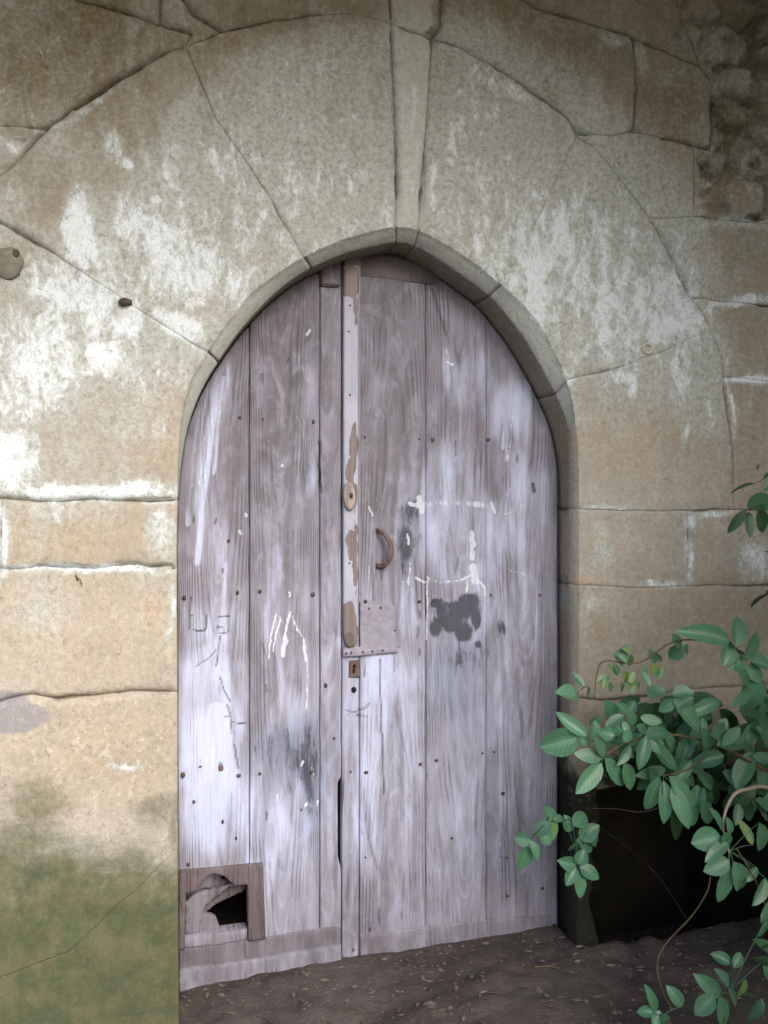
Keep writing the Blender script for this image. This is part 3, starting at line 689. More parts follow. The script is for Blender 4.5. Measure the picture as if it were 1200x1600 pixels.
# masks of the door, survey coordinates
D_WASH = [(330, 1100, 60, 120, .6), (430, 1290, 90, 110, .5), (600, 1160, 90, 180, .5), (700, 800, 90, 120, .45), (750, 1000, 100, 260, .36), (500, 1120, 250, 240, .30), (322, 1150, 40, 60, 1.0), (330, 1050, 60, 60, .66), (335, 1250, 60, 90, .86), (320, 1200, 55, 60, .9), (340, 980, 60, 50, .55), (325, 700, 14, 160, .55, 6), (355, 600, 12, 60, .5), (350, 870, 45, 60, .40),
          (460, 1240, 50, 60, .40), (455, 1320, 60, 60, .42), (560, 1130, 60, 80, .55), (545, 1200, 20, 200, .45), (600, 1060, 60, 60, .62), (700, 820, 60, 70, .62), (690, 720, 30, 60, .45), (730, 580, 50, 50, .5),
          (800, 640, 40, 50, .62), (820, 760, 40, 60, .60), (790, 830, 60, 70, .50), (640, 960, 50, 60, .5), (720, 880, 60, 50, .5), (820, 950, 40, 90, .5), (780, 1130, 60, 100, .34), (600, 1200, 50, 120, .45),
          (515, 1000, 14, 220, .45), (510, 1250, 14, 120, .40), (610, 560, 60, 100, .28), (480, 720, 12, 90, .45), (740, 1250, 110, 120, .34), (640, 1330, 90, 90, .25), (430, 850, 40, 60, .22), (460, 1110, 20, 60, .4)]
D_DARK = [(705, 957, 26, 15, 1.3), (731, 944, 15, 16, 1.2), (684, 944, 12, 8, 1.2), (680, 984, 11, 12, 1.2), (722, 988, 12, 15, 1.2), (743, 962, 9, 18, .9), (700, 972, 26, 13, 1.2), (746, 1006, 7, 8, .8), (636, 850, 13, 44, .72, 8), (642, 800, 14, 26, .62), (652, 845, 12, 18, .5),
          (450, 1175, 52, 38, .46), (485, 1200, 18, 75, .56), (440, 1160, 40, 20, .42), (450, 1230, 30, 20, .4), (783, 985, 8, 22, .6), (730, 1030, 40, 30, .45), (765, 1010, 16, 30, .45), (714, 880, 8, 24, .5, 10), (560, 1120, 20, 4, .5),
          (780, 1320, 22, 50, .25), (600, 1430, 50, 14, .35), (510, 400, 30, 12, .4)]
D_BROWN = [(640, 10, 400, 26, .5), (60, 120, 180, 60, 1.0), (700, 1480, 180, 40, .45), (450, 1500, 120, 40, .3), (400, 640, 30, 30, .6), (455, 600, 30, 24, .8), (415, 700, 20, 40, .8), (480, 740, 16, 30, .6), (436, 770, 30, 30, .5), (610, 620, 30, 80, .45), (1220, 600, 130, 260, .5), (1150, 1000, 250, 90, .35), (440, 700, 46, 160, .55), (430, 640, 30, 50, .7), (420, 560, 36, 60, .6), (450, 520, 40, 40, .6), (480, 540, 18, 40, .65), (440, 690, 26, 26, .75), (470, 660, 16, 40, .75), (430, 470, 60, 40, .55), (340, 700, 40, 60, .0), (365, 720, 20, 100, .6),
           (600, 480, 60, 60, .45), (590, 700, 36, 120, .50), (640, 640, 20, 160, .5), (610, 780, 40, 40, .7), (600, 840, 36, 50, .5), (700, 660, 20, 100, .35), (740, 690, 16, 60, .4), (430, 860, 40, 60, .55), (420, 780, 30, 40, .6), (640, 430, 100, 26, .55),
           (450, 960, 30, 90, .4), (700, 870, 16, 60, .3), (600, 1400, 90, 60, .35), (800, 1080, 50, 50, .4), (560, 1450, 40, 40, .5), (515, 700, 18, 260, .35), (370, 600, 14, 60, .5), (840, 1060, 16, 60, .5), (750, 1330, 90, 90, .25), (480, 450, 40, 26, .5), (430, 1070, 40, 60, .35)]
D_CHALK = [([(432, 960), (424, 992), (419, 1028)], 1.6, .95), ([(437, 968), (431, 995), (426, 1018)], 1.4, .85), ([(453, 957), (446, 985), (441, 1024)], 2.2, .95), ([(449, 995), (444, 1025)], 1.8, .85),
           ([(436, 962), (442, 972)], 1, .7), ([(456, 962), (464, 982), (475, 1000)], 1.4, .75), ([(475, 1000), (479, 1032)], 2.4, .85), ([(480, 1035), (479, 1110)], 1.8, .55), ([(466, 1000), (468, 1020)], 1, .5),
           ([(640, 787), (655, 790)], 5, .62), ([(655, 790), (700, 784), (765, 790)], 7, .50), ([(655, 778), (660, 800)], 6, .70), ([(768, 786), (772, 800)], 3, .8), ([(785, 805), (800, 800)], 2, .55),
           ([(736, 832), (738, 850), (737, 872)], 6, .66), ([(739, 885), (741, 908)], 8, .64), ([(738, 896), (756, 916), (758, 930)], 2.5, .85), ([(738, 896), (722, 906)], 2.5, .68), ([(745, 905), (748, 925)], 3, .6), ([(730, 905), (728, 925)], 2, .55), ([(722, 906), (690, 910), (672, 905)], 3, .52),
           ([(640, 888), (638, 912)], 2.5, .8), ([(640, 880), (637, 930)], 2, .55), ([(650, 903), (664, 910)], 3, .72), ([(637, 835), (639, 850)], 2.5, .8), ([(668, 900), (667, 1000)], 1.6, .72),
           ([(702, 620), (701, 640)], 1.4, .0), ([(484, 516), (481, 522)], 3, .9), ([(333, 640), (326, 700), (316, 780), (309, 870)], 2.2, .50), ([(344, 600), (338, 660)], 2, .45), ([(325, 650), (312, 760)], 1.4, .55), ([(306, 700), (298, 800)], 1.2, .5),
           ([(352, 590), (344, 640), (334, 720)], 1.4, .5), ([(697, 546), (698, 551)], 1.5, .8), ([(698, 566), (706, 570)], 3, .75), ([(442, 726), (442, 729)], 2, .9), ([(383, 802), (385, 806)], 2.4, .8), ([(375, 830), (377, 834)], 2.6, .8),
           ([(434, 1243), (433, 1252)], 1.6, .85), ([(464, 1200), (462, 1240)], 1.2, .55), ([(474, 1190), (470, 1196)], 3, .7), ([(487, 1200), (490, 1210)], 3, .6), ([(496, 1252), (494, 1262)], 1.6, .8), ([(480, 1255), (478, 1260)], 2, .7),
           ([(452, 925), (453, 932)], 1.6, .85), ([(660, 1050), (658, 1110)], 1.2, .4), ([(575, 793), (582, 805)], 4, .5), ([(577, 885), (576, 905)], 3, .5), ([(801, 650), (793, 720)], 1.2, .6), ([(783, 620), (786, 700)], 1.5, .45), ([(810, 760), (815, 800)], 3, .5),
           ([(795, 890), (830, 900)], 4, .45), ([(345, 1110), (352, 1150), (330, 1180)], 10, .35)]
D_BLUE = [(450, 1180, 62, 50, .75), (488, 1210, 22, 85, .75), (715, 1060, 40, 80, .6), (710, 1060, 34, 60, .40), (720, 1110, 40, 30, .34), (700, 1045, 14, 20, .6), (470, 1170, 40, 60, .2), (640, 840, 16, 60, .45), (340, 1290, 60, 60, .16)]
D_BLACK = [([(833, 757), (834, 768)], 2.6, 1.), ([(298, 935), (295, 965), (296, 983)], .7, .7), ([(303, 985), (320, 984)], .6, .0),
           ([(322, 961), (323, 980), (318, 986), (308, 987), (303, 984)], .7, .85), ([(318, 961), (327, 961)], .6, .8), ([(298, 962), (301, 962)], .6, .6),
           ([(342, 964), (357, 964)], .5, .6), ([(340, 977), (340, 983)], .5, .6), ([(340, 980), (347, 980)], .5, .6), ([(340, 989), (356, 989), (357, 985)], .5, .6),
           ([(343, 995), (341, 1020), (338, 1040)], .8, .7), ([(344, 1060), (350, 1080), (360, 1096)], .6, .7), ([(355, 1102), (361, 1120), (362, 1148)], .6, .7), ([(350, 1120), (360, 1120)], .5, .6), ([(362, 1130), (382, 1131)], .6, .7),
           ([(366, 1165), (372, 1200)], .9, .7), ([(305, 1043), (325, 1030), (338, 1015)], .8, .45), ([(594, 1030), (593, 1080), (597, 1160), (599, 1240)], .7, .75), ([(616, 1022), (616, 1050)], .5, .6),
           ([(675, 452), (690, 500), (697, 525)], 1.3, .55), ([(655, 955), (656, 965)], 1.2, .7), ([(653, 980), (652, 998)], 1.0, .6), ([(655, 1015), (655, 1025)], 1.0, .6), ([(712, 690), (712, 712)], 1.2, .55), ([(808, 712), (808, 722)], 1.2, .6),
           ([(583, 1028), (568, 1046)], .5, .0), ([(568, 1040), (568, 1058)], 1.3, .7), ([(540, 1110), (552, 1114), (570, 1108), (576, 1100)], 1.2, .45), ([(582, 890), (584, 940)], .6, .6), ([(786, 972), (788, 985)], 1.4, .6),
           ([(499, 690), (499, 755)], 1.2, .95), ([(500, 755), (502, 770)], 1.6, .7), ([(303, 808), (302, 816)], 1.2, .7), ([(337, 812), (335, 820)], 1.0, .6), ([(348, 890), (348, 896)], .9, .7), ([(409, 585), (410, 600)], 1.6, .5), ([(451, 560), (450, 566)], 1.2, .6),
           ([(385, 930), (384, 960)], .5, .4), ([(406, 1000), (418, 1030)], .5, .5), ([(417, 1270), (417, 1280)], 1.1, .7), ([(415, 1072), (416, 1080)], .9, .7), ([(568, 1230), (572, 1300), (590, 1360)], .6, .45), ([(345, 1195), (346, 1203)], 3.4, .6),
           ([(495, 1385), (490, 1340)], .5, .3), ([(594, 895), (596, 905)], .8, .6)]
D_STREAK = [([(336, 640), (328, 700), (318, 780), (309, 880)], 5, 1.0), ([(350, 590), (344, 640), (334, 740)], 3, .7), ([(312, 640), (300, 720), (294, 820)], 3, .6), ([(325, 600), (312, 700), (303, 800)], 2, .6), ([(796, 620), (790, 720)], 3, .7), ([(790, 640), (786, 700)], 4, .7), ([(352, 880), (345, 1000)], 4, .7), ([(340, 1110), (348, 1150), (330, 1185)], 20, 1.0)]

def door_attrs(me, seed, yoff=DY):
    x, y, z = coords(me)
    px, py = topx(x, np.full_like(x, DY), z)
    wx = (fbm(px/26, py/60, 21)-.5)*26; wy = (fbm(px/30, py/50, 25)-.5)*40
    m = np.zeros((len(x), 4)); n = np.zeros((len(x), 4))
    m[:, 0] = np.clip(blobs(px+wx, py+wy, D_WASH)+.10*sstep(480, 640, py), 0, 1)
    m[:, 1] = blobs(px+wx*.45, py+wy*.35, D_DARK)
    m[:, 2] = np.clip(blobs(px+wx, py+wy, D_BROWN)*1.1+.25*sstep(560, 420, py), 0, 1)
    m[:, 0] *= .82+.36*vnoise(px/9+seed, py/90, 61)
    m[:, 0] = np.maximum(m[:, 0], strokes(px+(vnoise(px/6, py/50, 71)-.5)*4, py, D_STREAK))
    m[:, 3] = strokes(px+(fbm(px/8, py/8, 31)-.5)*5, py, D_CHALK)
    n[:, 0] = blobs(px+wx, py+wy, D_BLUE)
    n[:, 3] = .72*strokes(px+(vnoise(px/9, py/9, 3)-.5)*1.6, py+(vnoise(px/9, py/9, 4)-.5)*1.6, D_BLACK)
    rs = np.random.default_rng(seed)
    xc = np.mean([x.min(), x.max()])+rs.uniform(-.02, .02)
    sgn = -1 if rs.random() < .6 else 1
    ring = sgn*z*.34+((x-xc)**2)*rs.uniform(55, 95)+.42*(fbm(x*6+seed, z*1.3, seed % 40)-.5)+.5
    n[:, 1] = ring; n[:, 2] = rs.random()
    put_attr(me, 'm', m); put_attr(me, 'n', n)

def plank(pxl, pxr, zbot, parent, seed, y0=DY, ztop=None, xl_f=None, step=.0042, name='plank', mat=None, gap=.0012, wig=.0):
    xL0, xR0 = X(pxl, DY)+gap, X(pxr, DY)-gap
    zt = ztop if ztop is not None else ZTOP
    zs = np.arange(zbot, zt, step)
    nc = max(6, int((xR0-xL0)/step))
    us = np.concatenate([[0, .0, .012, .03], np.linspace(.06, .94, nc), [.97, .988, 1., 1.]])
    nU = len(us); V = []; rows = 0
    rs = np.random.default_rng(seed); cup = rs.uniform(-.002, .003); tl = rs.uniform(-.0015, .0015); oy = rs.uniform(-.0015, .0015)
    for z in zs:
        a_ = outline_x(z, -1); b_ = outline_x(z, 1)
        if np.isnan(a_) or np.isnan(b_): break
        xl = max(xL0, a_+.004); xr = min(xR0, b_-.007)
        if xl_f: xl = max(xl, xl_f(z))
        if xr-xl < .004: 
            if rows: break
            continue
        for k, u in enumerate(us):
            x = xl+(xr-xl)*u
            if k in (0, nU-1): y = y0+.035
            else:
                e = min(u, 1-u)*(xr-xl)
                y = y0+oy+tl*(u-.5)*2+cup*((u-.5)**2*4-.3)+.0028*max(0, 1-e/.0035)**2
                y += (vnoise(np.array(x*38), np.array(z*1.8), seed % 30)-.5)*.0016+(vnoise(np.array(x*160), np.array(z*5), seed % 17)-.5)*.0007
            V.append((x+(vnoise(np.array(z*9), np.array(seed*.37), 2)-.5)*.0015, float(y), z))
        rows += 1
    Fc = []
    for r in range(rows-1):
        for k in range(nU-1):
            q = r*nU+k; Fc.append((q, q+1, q+nU+1, q+nU))
    # close top end
    me = mesh_from(V, Fc); door_attrs(me, seed)
    return link(name, me, mat or M_WOOD, parent)

leafL = empty('door_leaf', 'left leaf of weathered lavender grey plank door, broken patched hole at its foot', 'door', (X(282, DY), DY, 0))
leafR = empty('door_leaf', 'right leaf of weathered plank door, iron pull handle and black paint stain', 'door', (X(864, DY), DY, .05))
zpx = lambda px, py: P(px, py, DY)[2]
x411 = X(411, DY); z1355 = zpx(400, 1352)
plank(277, 390, zpx(335, 1362), leafL, 101)
plank(390, 500, zpx(470, 1470), leafL, 102, xl_f=lambda z: (x411 if z < z1355 else -9))
# edge stile with a chipped length at the free edge
xs_ = X(533, DY)
def stile_left():
    def f(z): return -9
    return f
zA, zB = zpx(530, 1350), zpx(530, 1215)
def bite(z):
    return -9
st = plank(500, 533.5, zpx(515, 1470), leafL, 103)
x, y, z = coords(st.data)
pxs, pys = topx(x, np.full_like(x, DY), z)
chip = (sstep(1212, 1225, pys)*sstep(1362, 1335, pys))
shift = chip*(.008)*sstep(xs_-.026, xs_, x)
co = np.stack([x-shift, y+chip*.006*sstep(xs_-.03, xs_, x)*(y < DY+.03), z], 1)
st.data.vertices.foreach_set('co', co.ravel()); st.data.update()
plank(534.5, 562, zpx(548, 1560), leafR, 104, y0=DY+.001)
plank(562, 666, zpx(600, 1530), leafR, 105)
plank(666, 760, zpx(700, 1510), leafR, 106, gap=.0006)
plank(760, 872, zpx(800, 1490), leafR, 107, gap=.0004)

def board(name, pts, yf_, thick, mat, parent, seed, grid=.006, edge=.003, er=.004, Y=None, rag=0., attr='door', rnd=.0008, step=.010):
    Y0 = DY if Y is None else Y
    poly = [(P(a_, b_, Y0)[0], P(a_, b_, Y0)[2]) for a_, b_ in pts]
    poly = resample_open(poly+[poly[0]], step)[:-1]
    if rag: poly = [(x_+(vnoise(x_*90, z_*90, seed)-.5)*rag+(vnoise(x_*260, z_*260, seed+7)-.5)*rag*.6, z_+(vnoise(x_*80, z_*80, seed+2)-.5)*rag) for x_, z_ in [(float(a_), float(b_)) for a_, b_ in poly]]
    def yf(x, z, d): return yf_+edge*(1-sstep(0, er, d))+(fbm(x*20, z*6, seed)-.5)*2*rnd
    vl, fl = slab(poly, grid, yf, yf_+thick, ring=(er*.6, er*1.3), step=min(step, .008))
    me = mesh_from(vl, fl)
    if attr == 'door': door_attrs(me, seed)
    return link(name, me, mat, parent)
# bottom boards of the left leaf
board('bottom_rail', [(280, 1482), (400, 1466), (532, 1445), (532, 1478), (400, 1498), (280, 1516)], DY-.004, .04, M_FADE, leafL, 111)
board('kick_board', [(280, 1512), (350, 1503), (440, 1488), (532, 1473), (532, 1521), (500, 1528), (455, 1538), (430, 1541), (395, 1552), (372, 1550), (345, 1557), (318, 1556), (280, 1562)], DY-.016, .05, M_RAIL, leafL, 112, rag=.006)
# bottom rail of the right leaf
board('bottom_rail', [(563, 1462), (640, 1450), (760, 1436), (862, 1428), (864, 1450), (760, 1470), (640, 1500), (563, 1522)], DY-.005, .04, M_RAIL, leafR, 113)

# patched hole at the foot of the left leaf
hatch = board('hatch_frame', [(281, 1359), (335, 1354), (388, 1349), (388, 1381), (383, 1380), (366, 1382), (361, 1377), (350, 1367), (335, 1363), (323, 1367), (314, 1377), (303, 1391), (290, 1394), (281, 1394)], DY-.012, .03, M_BROWN, leafL, 121, grid=.005, edge=.002, er=.003, step=.006)
board('post', [(387, 1349), (410, 1347), (414, 1464), (388, 1468), (386, 1400)], DY-.016, .04, M_BROWN, hatch, 122, grid=.005)
board('post', [(279, 1362), (290, 1361), (288, 1480), (279, 1481)], DY-.016, .04, M_BROWN, hatch, 123, grid=.005)
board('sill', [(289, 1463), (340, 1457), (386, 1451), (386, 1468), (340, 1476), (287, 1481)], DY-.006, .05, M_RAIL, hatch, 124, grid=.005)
board('broken_board', [(289, 1413), (307, 1400), (323, 1395), (345, 1390), (366, 1384), (384, 1380), (384, 1386), (367, 1390), (358, 1388), (345, 1400), (333, 1408), (323, 1417), (318, 1429), (315, 1447), (313, 1460), (289, 1464)], DY+.010, .02, M_FADE, hatch, 125, grid=.004, rag=.0065, step=.004, edge=.004)
board('broken_board', [(312, 1425), (330, 1400), (350, 1386), (386, 1378), (386, 1401), (363, 1412), (350, 1419), (339, 1425), (326, 1434), (322, 1450), (310, 1462)], DY+.045, .02, M_BROWN, hatch, 126, grid=.004, rag=.0065, step=.004)
board('broken_board', [(300, 1445), (318, 1436), (338, 1440), (345, 1452), (343, 1462), (300, 1468)], DY+.03, .02, M_FADE, hatch, 127, grid=.004, rag=.0075, step=.004)
board('broken_board', [(284, 1385), (330, 1364), (352, 1372), (345, 1395), (322, 1400), (300, 1412), (284, 1425)], DY+.05, .02, M_FADE, hatch, 128, grid=.004, rag=.0075, step=.004)

# cover strip on the meeting edge
def strip_attrs(me):
    x, y, z = coords(me); px, py = topx(x, np.full_like(x, DY-.014), z)
    m = np.zeros((len(x), 4)); wx = (fbm(px/8, py/14, 41)-.5)*8
    m[:, 2] = np.maximum.reduce([blobs(px+wx, py, [(553, 700, 6, 40, 1.), (547, 735, 8, 22, .9), (547, 850, 7, 26, .95), (555, 860, 5, 60, .8), (545, 990, 16, 50, 1.), (550, 970, 6, 40, .9), (546, 440, 20, 26, 1.), (556, 480, 5, 40, .7), (556, 900, 4, 80, .6), (550, 605, 5, 12, .45), (553, 780, 5, 40, .6)]), .9*sstep(425, 405, py)])
    m[:, 1] = blobs(px+wx, py, [(546, 1000, 14, 16, .72), (553, 700, 4, 14, .4)])
    put_attr(me, 'm', m)
sp_ = board('cover_strip', [(536, 398), (559, 398), (559, 700), (558.5, 995), (554, 1008), (546, 1012), (539, 1008), (535.5, 995), (535.5, 700)], DY-.014, .02, M_PEEL, leafR, 131, grid=.006, attr=None, edge=.003, er=.003)
strip_attrs(sp_.data)
bt = board('edge_bead', [(559.6, 402), (562.2, 402), (562.2, 942), (559.6, 942)], DY-.010, .015, M_TIN, leafR, 132, grid=.004, attr=None, edge=.001, er=.001, step=.02)
# dark catch at the top of the left leaf
ck = board('catch_block', [(503, 408), (531, 402), (531, 447), (503, 445)], DY-.012, .016, M_RAIL, leafL, 133, grid=.005)
board('catch_bracket', [(499, 410), (503, 409), (504, 443), (528, 447), (528, 450), (500, 448)], DY-.008, .012, M_IRON, leafL, 134, grid=.004, attr=None, edge=.001, er=.0015)
board('top_rail', [(562, 398), (600, 395), (660, 412), (690, 436), (682, 446), (640, 441), (600, 436), (562, 432)], DY-.004, .02, M_BROWN, leafR, 135, grid=.006)
# turn button
def oval(name, cx, cy, rx, rz, y, mat, parent, rot=0, thick=.012):
    c = Vector(P(cx, cy, y)); bm = bmesh.new(); n = 26; prof = [(1, thick), (1., .004), (.93, .001), (.7, -.001), (.01, -.0015)]
    rows = []
    for q, dy in prof:
        r = []
        for k in range(n):
            a_ = k*2*math.pi/n; ex = math.copysign(abs(math.cos(a_))**.9, math.cos(a_)); x_ = rx*q*ex; z_ = rz*q*math.sin(a_)
            x2 = x_*math.cos(rot)-z_*math.sin(rot); z2 = x_*math.sin(rot)+z_*math.cos(rot)
            r.append(bm.verts.new(c+Vector((x2, dy, z2))))
        rows.append(r)
    for a_ in range(len(rows)-1):
        for k in range(n): bm.faces.new([rows[a_][k], rows[a_+1][k], rows[a_+1][(k+1) % n], rows[a_][(k+1) % n]])
    me = bpy.data.meshes.new('m'); bm.to_mesh(me); bm.free(); bmesh_fix(me); door_attrs(me, 140)
    return link(name, me, mat, parent)
def bmesh_fix(me):
    bm = bmesh.new(); bm.from_mesh(me); bmesh.ops.recalc_face_normals(bm, faces=bm.faces); bm.to_mesh(me); bm.free()
M_BUTTON = wood_material('turn_button_wood', (.33, .25, .235), (.46, .37, .35), (.56, .49, .48))
tb = oval('turn_button', 546.5, 775, .0175, .040, DY-.030, M_BUTTON, leafR, .06)
# pink tin sheet with its nailed lower edge, lock plate, hole
sh = board('metal_sheet', [(562, 946), (600, 944), (618, 948), (619, 985), (624, 1010), (614, 1016), (560, 1018), (536, 1022), (536, 1012), (562, 1010)], DY-.006, .006, M_TIN, leafR, 136, grid=.006, attr=None, edge=.002, er=.002, rag=.0015)
board('sheet_lip', [(535, 1014), (575, 1013), (619, 1011), (620, 1019), (575, 1023), (535, 1026)], DY-.013, .010, M_TIN, leafR, 137, grid=.005, attr=None, edge=.002, er=.002)
lk = board('lock_plate', [(545, 1032), (562, 1031), (562, 1058), (545, 1058)], DY-.006, .006, M_RUST, leafR, 138, grid=.004, attr=None, edge=.001, er=.0015)
def disc_hole(px, py, rx, rz, y, mat, parent, name):
    c = Vector(P(px, py, y)); bm = bmesh.new(); n = 14; cv = bm.verts.new(c+Vector((0, .0006, 0)))
    vs = [bm.verts.new(c+Vector((math.cos(k*2*math.pi/n)*rx, 0, math.sin(k*2*math.pi/n)*rz))) for k in range(n)]
    v2 = [bm.verts.new(v.co+Vector((0, .003, 0))) for v in vs]
    for k in range(n): bm.faces.new([cv, vs[k], vs[(k+1) % n]]); bm.faces.new([vs[k], v2[k], v2[(k+1) % n], vs[(k+1) % n]])
    me = bpy.data.meshes.new('m'); bm.to_mesh(me); bm.free(); bmesh_fix(me); return link(name, me, mat, parent)
M_HOLE = metal_material('keyhole_dark', (.008, .006, .006), (.014, .01, .01), .9, 0)
disc_hole(554, 1041, .0045, .0055, DY-.0085, M_HOLE, lk, 'keyhole')
disc_hole(553, 1048, .003, .008, DY-.0088, M_HOLE, lk, 'keyhole')
disc_hole(553, 1078, .0075, .0085, DY-.0035, M_HOLE, leafR, 'finger_hole')
# curved iron pull handle
def tube(name, pts, rad, mat, parent=None, n=10, flat=1.0, sub=6, link_=True):
    if len(pts) > 2:
        q = []
        for i in range(len(pts)-1):
            c = [pts[max(0, i-1)], pts[i], pts[i+1], pts[min(len(pts)-1, i+2)]]
            for k in range(sub): q.append(catmull(*c, k/sub))
        q.append(tuple(pts[-1]))
        rr = np.interp(np.linspace(0, 1, len(q)), np.linspace(0, 1, len(rad)), rad) if isinstance(rad, (list, tuple)) else [rad]*len(q)
    else: q = pts; rr = [rad]*2 if not isinstance(rad, (list, tuple)) else rad
    V = []; Fc = []; up = Vector((.13, 1, .21)).normalized()
    for i, p in enumerate(q):
        d = (Vector(q[min(i+1, len(q)-1)])-Vector(q[max(i-1, 0)])).normalized(); a_ = d.cross(up).normalized(); b_ = d.cross(a_).normalized()
        for k in range(n):
            t = k*2*math.pi/n; V.append(tuple(Vector(p)+a_*math.cos(t)*rr[i]+b_*math.sin(t)*rr[i]*flat))
    for i in range(len(q)-1):
        for k in range(n): Fc.append((i*n+k, i*n+(k+1) % n, (i+1)*n+(k+1) % n, (i+1)*n+k))
    Fc.append(tuple(range(n))); Fc.append(tuple((len(q)-1)*n+k for k in range(n))[::-1])
    if not link_: return V, Fc
    me = mesh_from(V, Fc); bmesh_fix(me); return link(name, me, mat, parent)
hp = [P(589, 825, DY+.002), P(591, 829, DY-.012), P(600, 834, DY-.030), P(608, 845, DY-.036), P(611, 858, DY-.038), P(608, 873, DY-.036), P(602, 883, DY-.028), P(594, 887, DY-.012)]
hd = tube('pull_handle', hp, [.004, .006, .0065, .0075, .008, .0075, .006, .0055], M_RUST, leafR, flat=.55)
board('handle_foot', [(587, 880), (598, 881), (598, 889), (587, 888)], DY-.010, .010, M_IRON, hd, 139, grid=.004, attr=None, edge=.001, er=.001)
# nails
nail_me = None
def nail(px, py, r, parent, y=DY-.0025, mat=None):
    bm = bmesh.new(); bmesh.ops.create_uvsphere(bm, u_segments=10, v_segments=6, radius=1)
    c = Vector(P(px, py, y)); e = rng.uniform(.8, 1.25)
    for v in bm.verts: v.co = Vector((v.co.x*r*e, v.co.y*r*.5, v.co.z*r/e*1.1))+c
    me = bpy.data.meshes.new('m'); bm.to_mesh(me); bm.free()
    link('nail', me, mat or M_IRON, parent)
for p in [(375, 652, 4), (411, 655, 3), (490, 659, 4.2), (288, 934, 5), (371, 926, 4.5), (406, 924, 4.5), (489, 929, 5.5), (286, 1211, 6), (313, 1198, 3), (373, 1212, 5), (406, 1209, 4), (487, 1206, 5), (509, 1071, 5), (522, 1154, 3.5),
          (303, 1253, 4), (348, 1284, 4), (369, 1310, 3.5), (357, 845, 4), (471, 1265, 2.6), (294, 1351, 4)]:
    nail(p[0], p[1], p[2]*.00115, leafL)
nail(345, 1200, .0075, leafL, mat=M_RUST)
for p in [(570, 683, 3.5), (655, 686, 2.4), (676, 687, 5), (763, 687, 4.5), (571, 940, 5), (655, 940, 4.5), (677, 938, 3.5), (767, 930, 3.5), (844, 930, 4, 1), (572, 1207, 5), (657, 1194, 4.5), (682, 1188, 4.5), (754, 1177, 3.2, 1), (772, 1175, 3), (786, 1240, 5),
          (706, 1310, 3.5), (792, 1340, 3.2), (571, 1340, 3), (848, 1388, 4.5), (793, 1400, 4), (578, 1452, 5), (552, 1484, 4, 1), (548, 1206, 3), (667, 1212, 2), (600, 1460, 3)]:
    nail(p[0], p[1], p[2]*.00115, leafR, mat=(M_RUST if len(p) > 3 else None))
for p in [(549, 1020), (567, 1019), (582, 1018), (598, 1016), (541, 1021)]: nail(p[0], p[1], .0034, leafR, y=DY-.015)
for p in [(577, 951), (617, 985)]: nail(p[0], p[1], .003, leafR, y=DY-.008)
nail(595, 949, .0045, leafR, y=DY-.008, mat=M_RUST)
for p in [(547, 477), (545, 518), (547, 617), (546, 880)]: nail(p[0], p[1], .0028, leafR, y=DY-.0155)
nail(549, 774, .0062, leafR, y=DY-.0345)

# ------------------------------------------------------------------ GROUND
def ground_z(x, y):
    x = np.asarray(x, float); y = np.asarray(y, float)
    base = .004+.053*np.clip(x-.095, -3, 6)
    base = base-.045*sstep(.12, -.12, y)*sstep(1.0, .1, x)-.05*sstep(-.1, -1.5, y)
    base = base-.30*sstep(-.02, .22, y)*sstep(pk0-.02, pk0+.06, x)*sstep(pk1+.1, pk1, x)
    rough = (fbm(x*4, y*4, 12)-.5)*.05+(fbm(x*18, y*18, 15, 3)-.5)*.030
    near = sstep(.22, .05, y)
    return base+rough*(.25+.75*near)
gx = np.concatenate([np.linspace(-60, -1.2, 26)[:-1], np.arange(-1.2, 3.2, .016), np.linspace(3.2, 60, 26)])
gy = np.concatenate([np.linspace(-60, -1.2, 26)[:-1], np.arange(-1.2, .8, .016), np.linspace(.8, 60, 20)])
GX, GY = np.meshgrid(gx, gy); GZ = ground_z(GX, GY)
nxg, nyg = len(gx), len(gy)
V = np.stack([GX.ravel(), GY.ravel(), GZ.ravel()], 1).tolist()
Fc = [(j*nxg+i, j*nxg+i+1, (j+1)*nxg+i+1, (j+1)*nxg+i) for j in range(nyg-1) for i in range(nxg-1)]
g = link('ground', mesh_from(V, Fc), M_SOIL); g['kind'] = 'structure'
# litter: crumbs, dry leaves and twigs, nobody could count them
V, Fc = [], []
def crumb(c, s, flat=.5):
    b = len(V)
    for dx, dy, dz in [(1, 0, 0), (.3, .9, 0), (-.8, .5, 0), (-.7, -.6, 0), (.4, -.9, 0), (0, 0, 1)]:
        k = random.uniform(.6, 1.2); V.append((c[0]+dx*s*k, c[1]+dy*s*k, c[2]+dz*s*flat*k))
    for i in range(5): Fc.append((b+i, b+(i+1) % 5, b+5))
def bit(c, s, a_):
    b = len(V); ca, sa = math.cos(a_), math.sin(a_); w_ = s*.35
    for u, v, h in [(-1, 0, .1), (0, 1, .25), (1, 0, .15), (0, -1, .05), (0, 0, .35)]:
        V.append((c[0]+(u*s*ca-v*w_*sa), c[1]+(u*s*sa+v*w_*ca), c[2]+h*s*random.uniform(.3, 1)))
    Fc.extend([(b, b+3, b+4), (b+3, b+2, b+4), (b+2, b+1, b+4), (b+1, b, b+4)])
for k in range(4200):
    x = random.uniform(-.3, 2.6); y = random.uniform(-1.1, .14)
    z = float(ground_z(x, y)); 
    if k % 3: crumb((x, y, z-.001), random.uniform(.002, .008)*(2.2 if random.random() < .05 else 1))
    else: bit((x, y, z+.001), random.uniform(.006, .018), random.uniform(0, 6.3))
lt = link('leaf_litter', mesh_from(V, Fc), M_LITTER, None, False); lt['kind'] = 'stuff'
lt['label'] = 'dry crumbs and bits of leaf lying on the dark soil'; lt['category'] = 'litter'
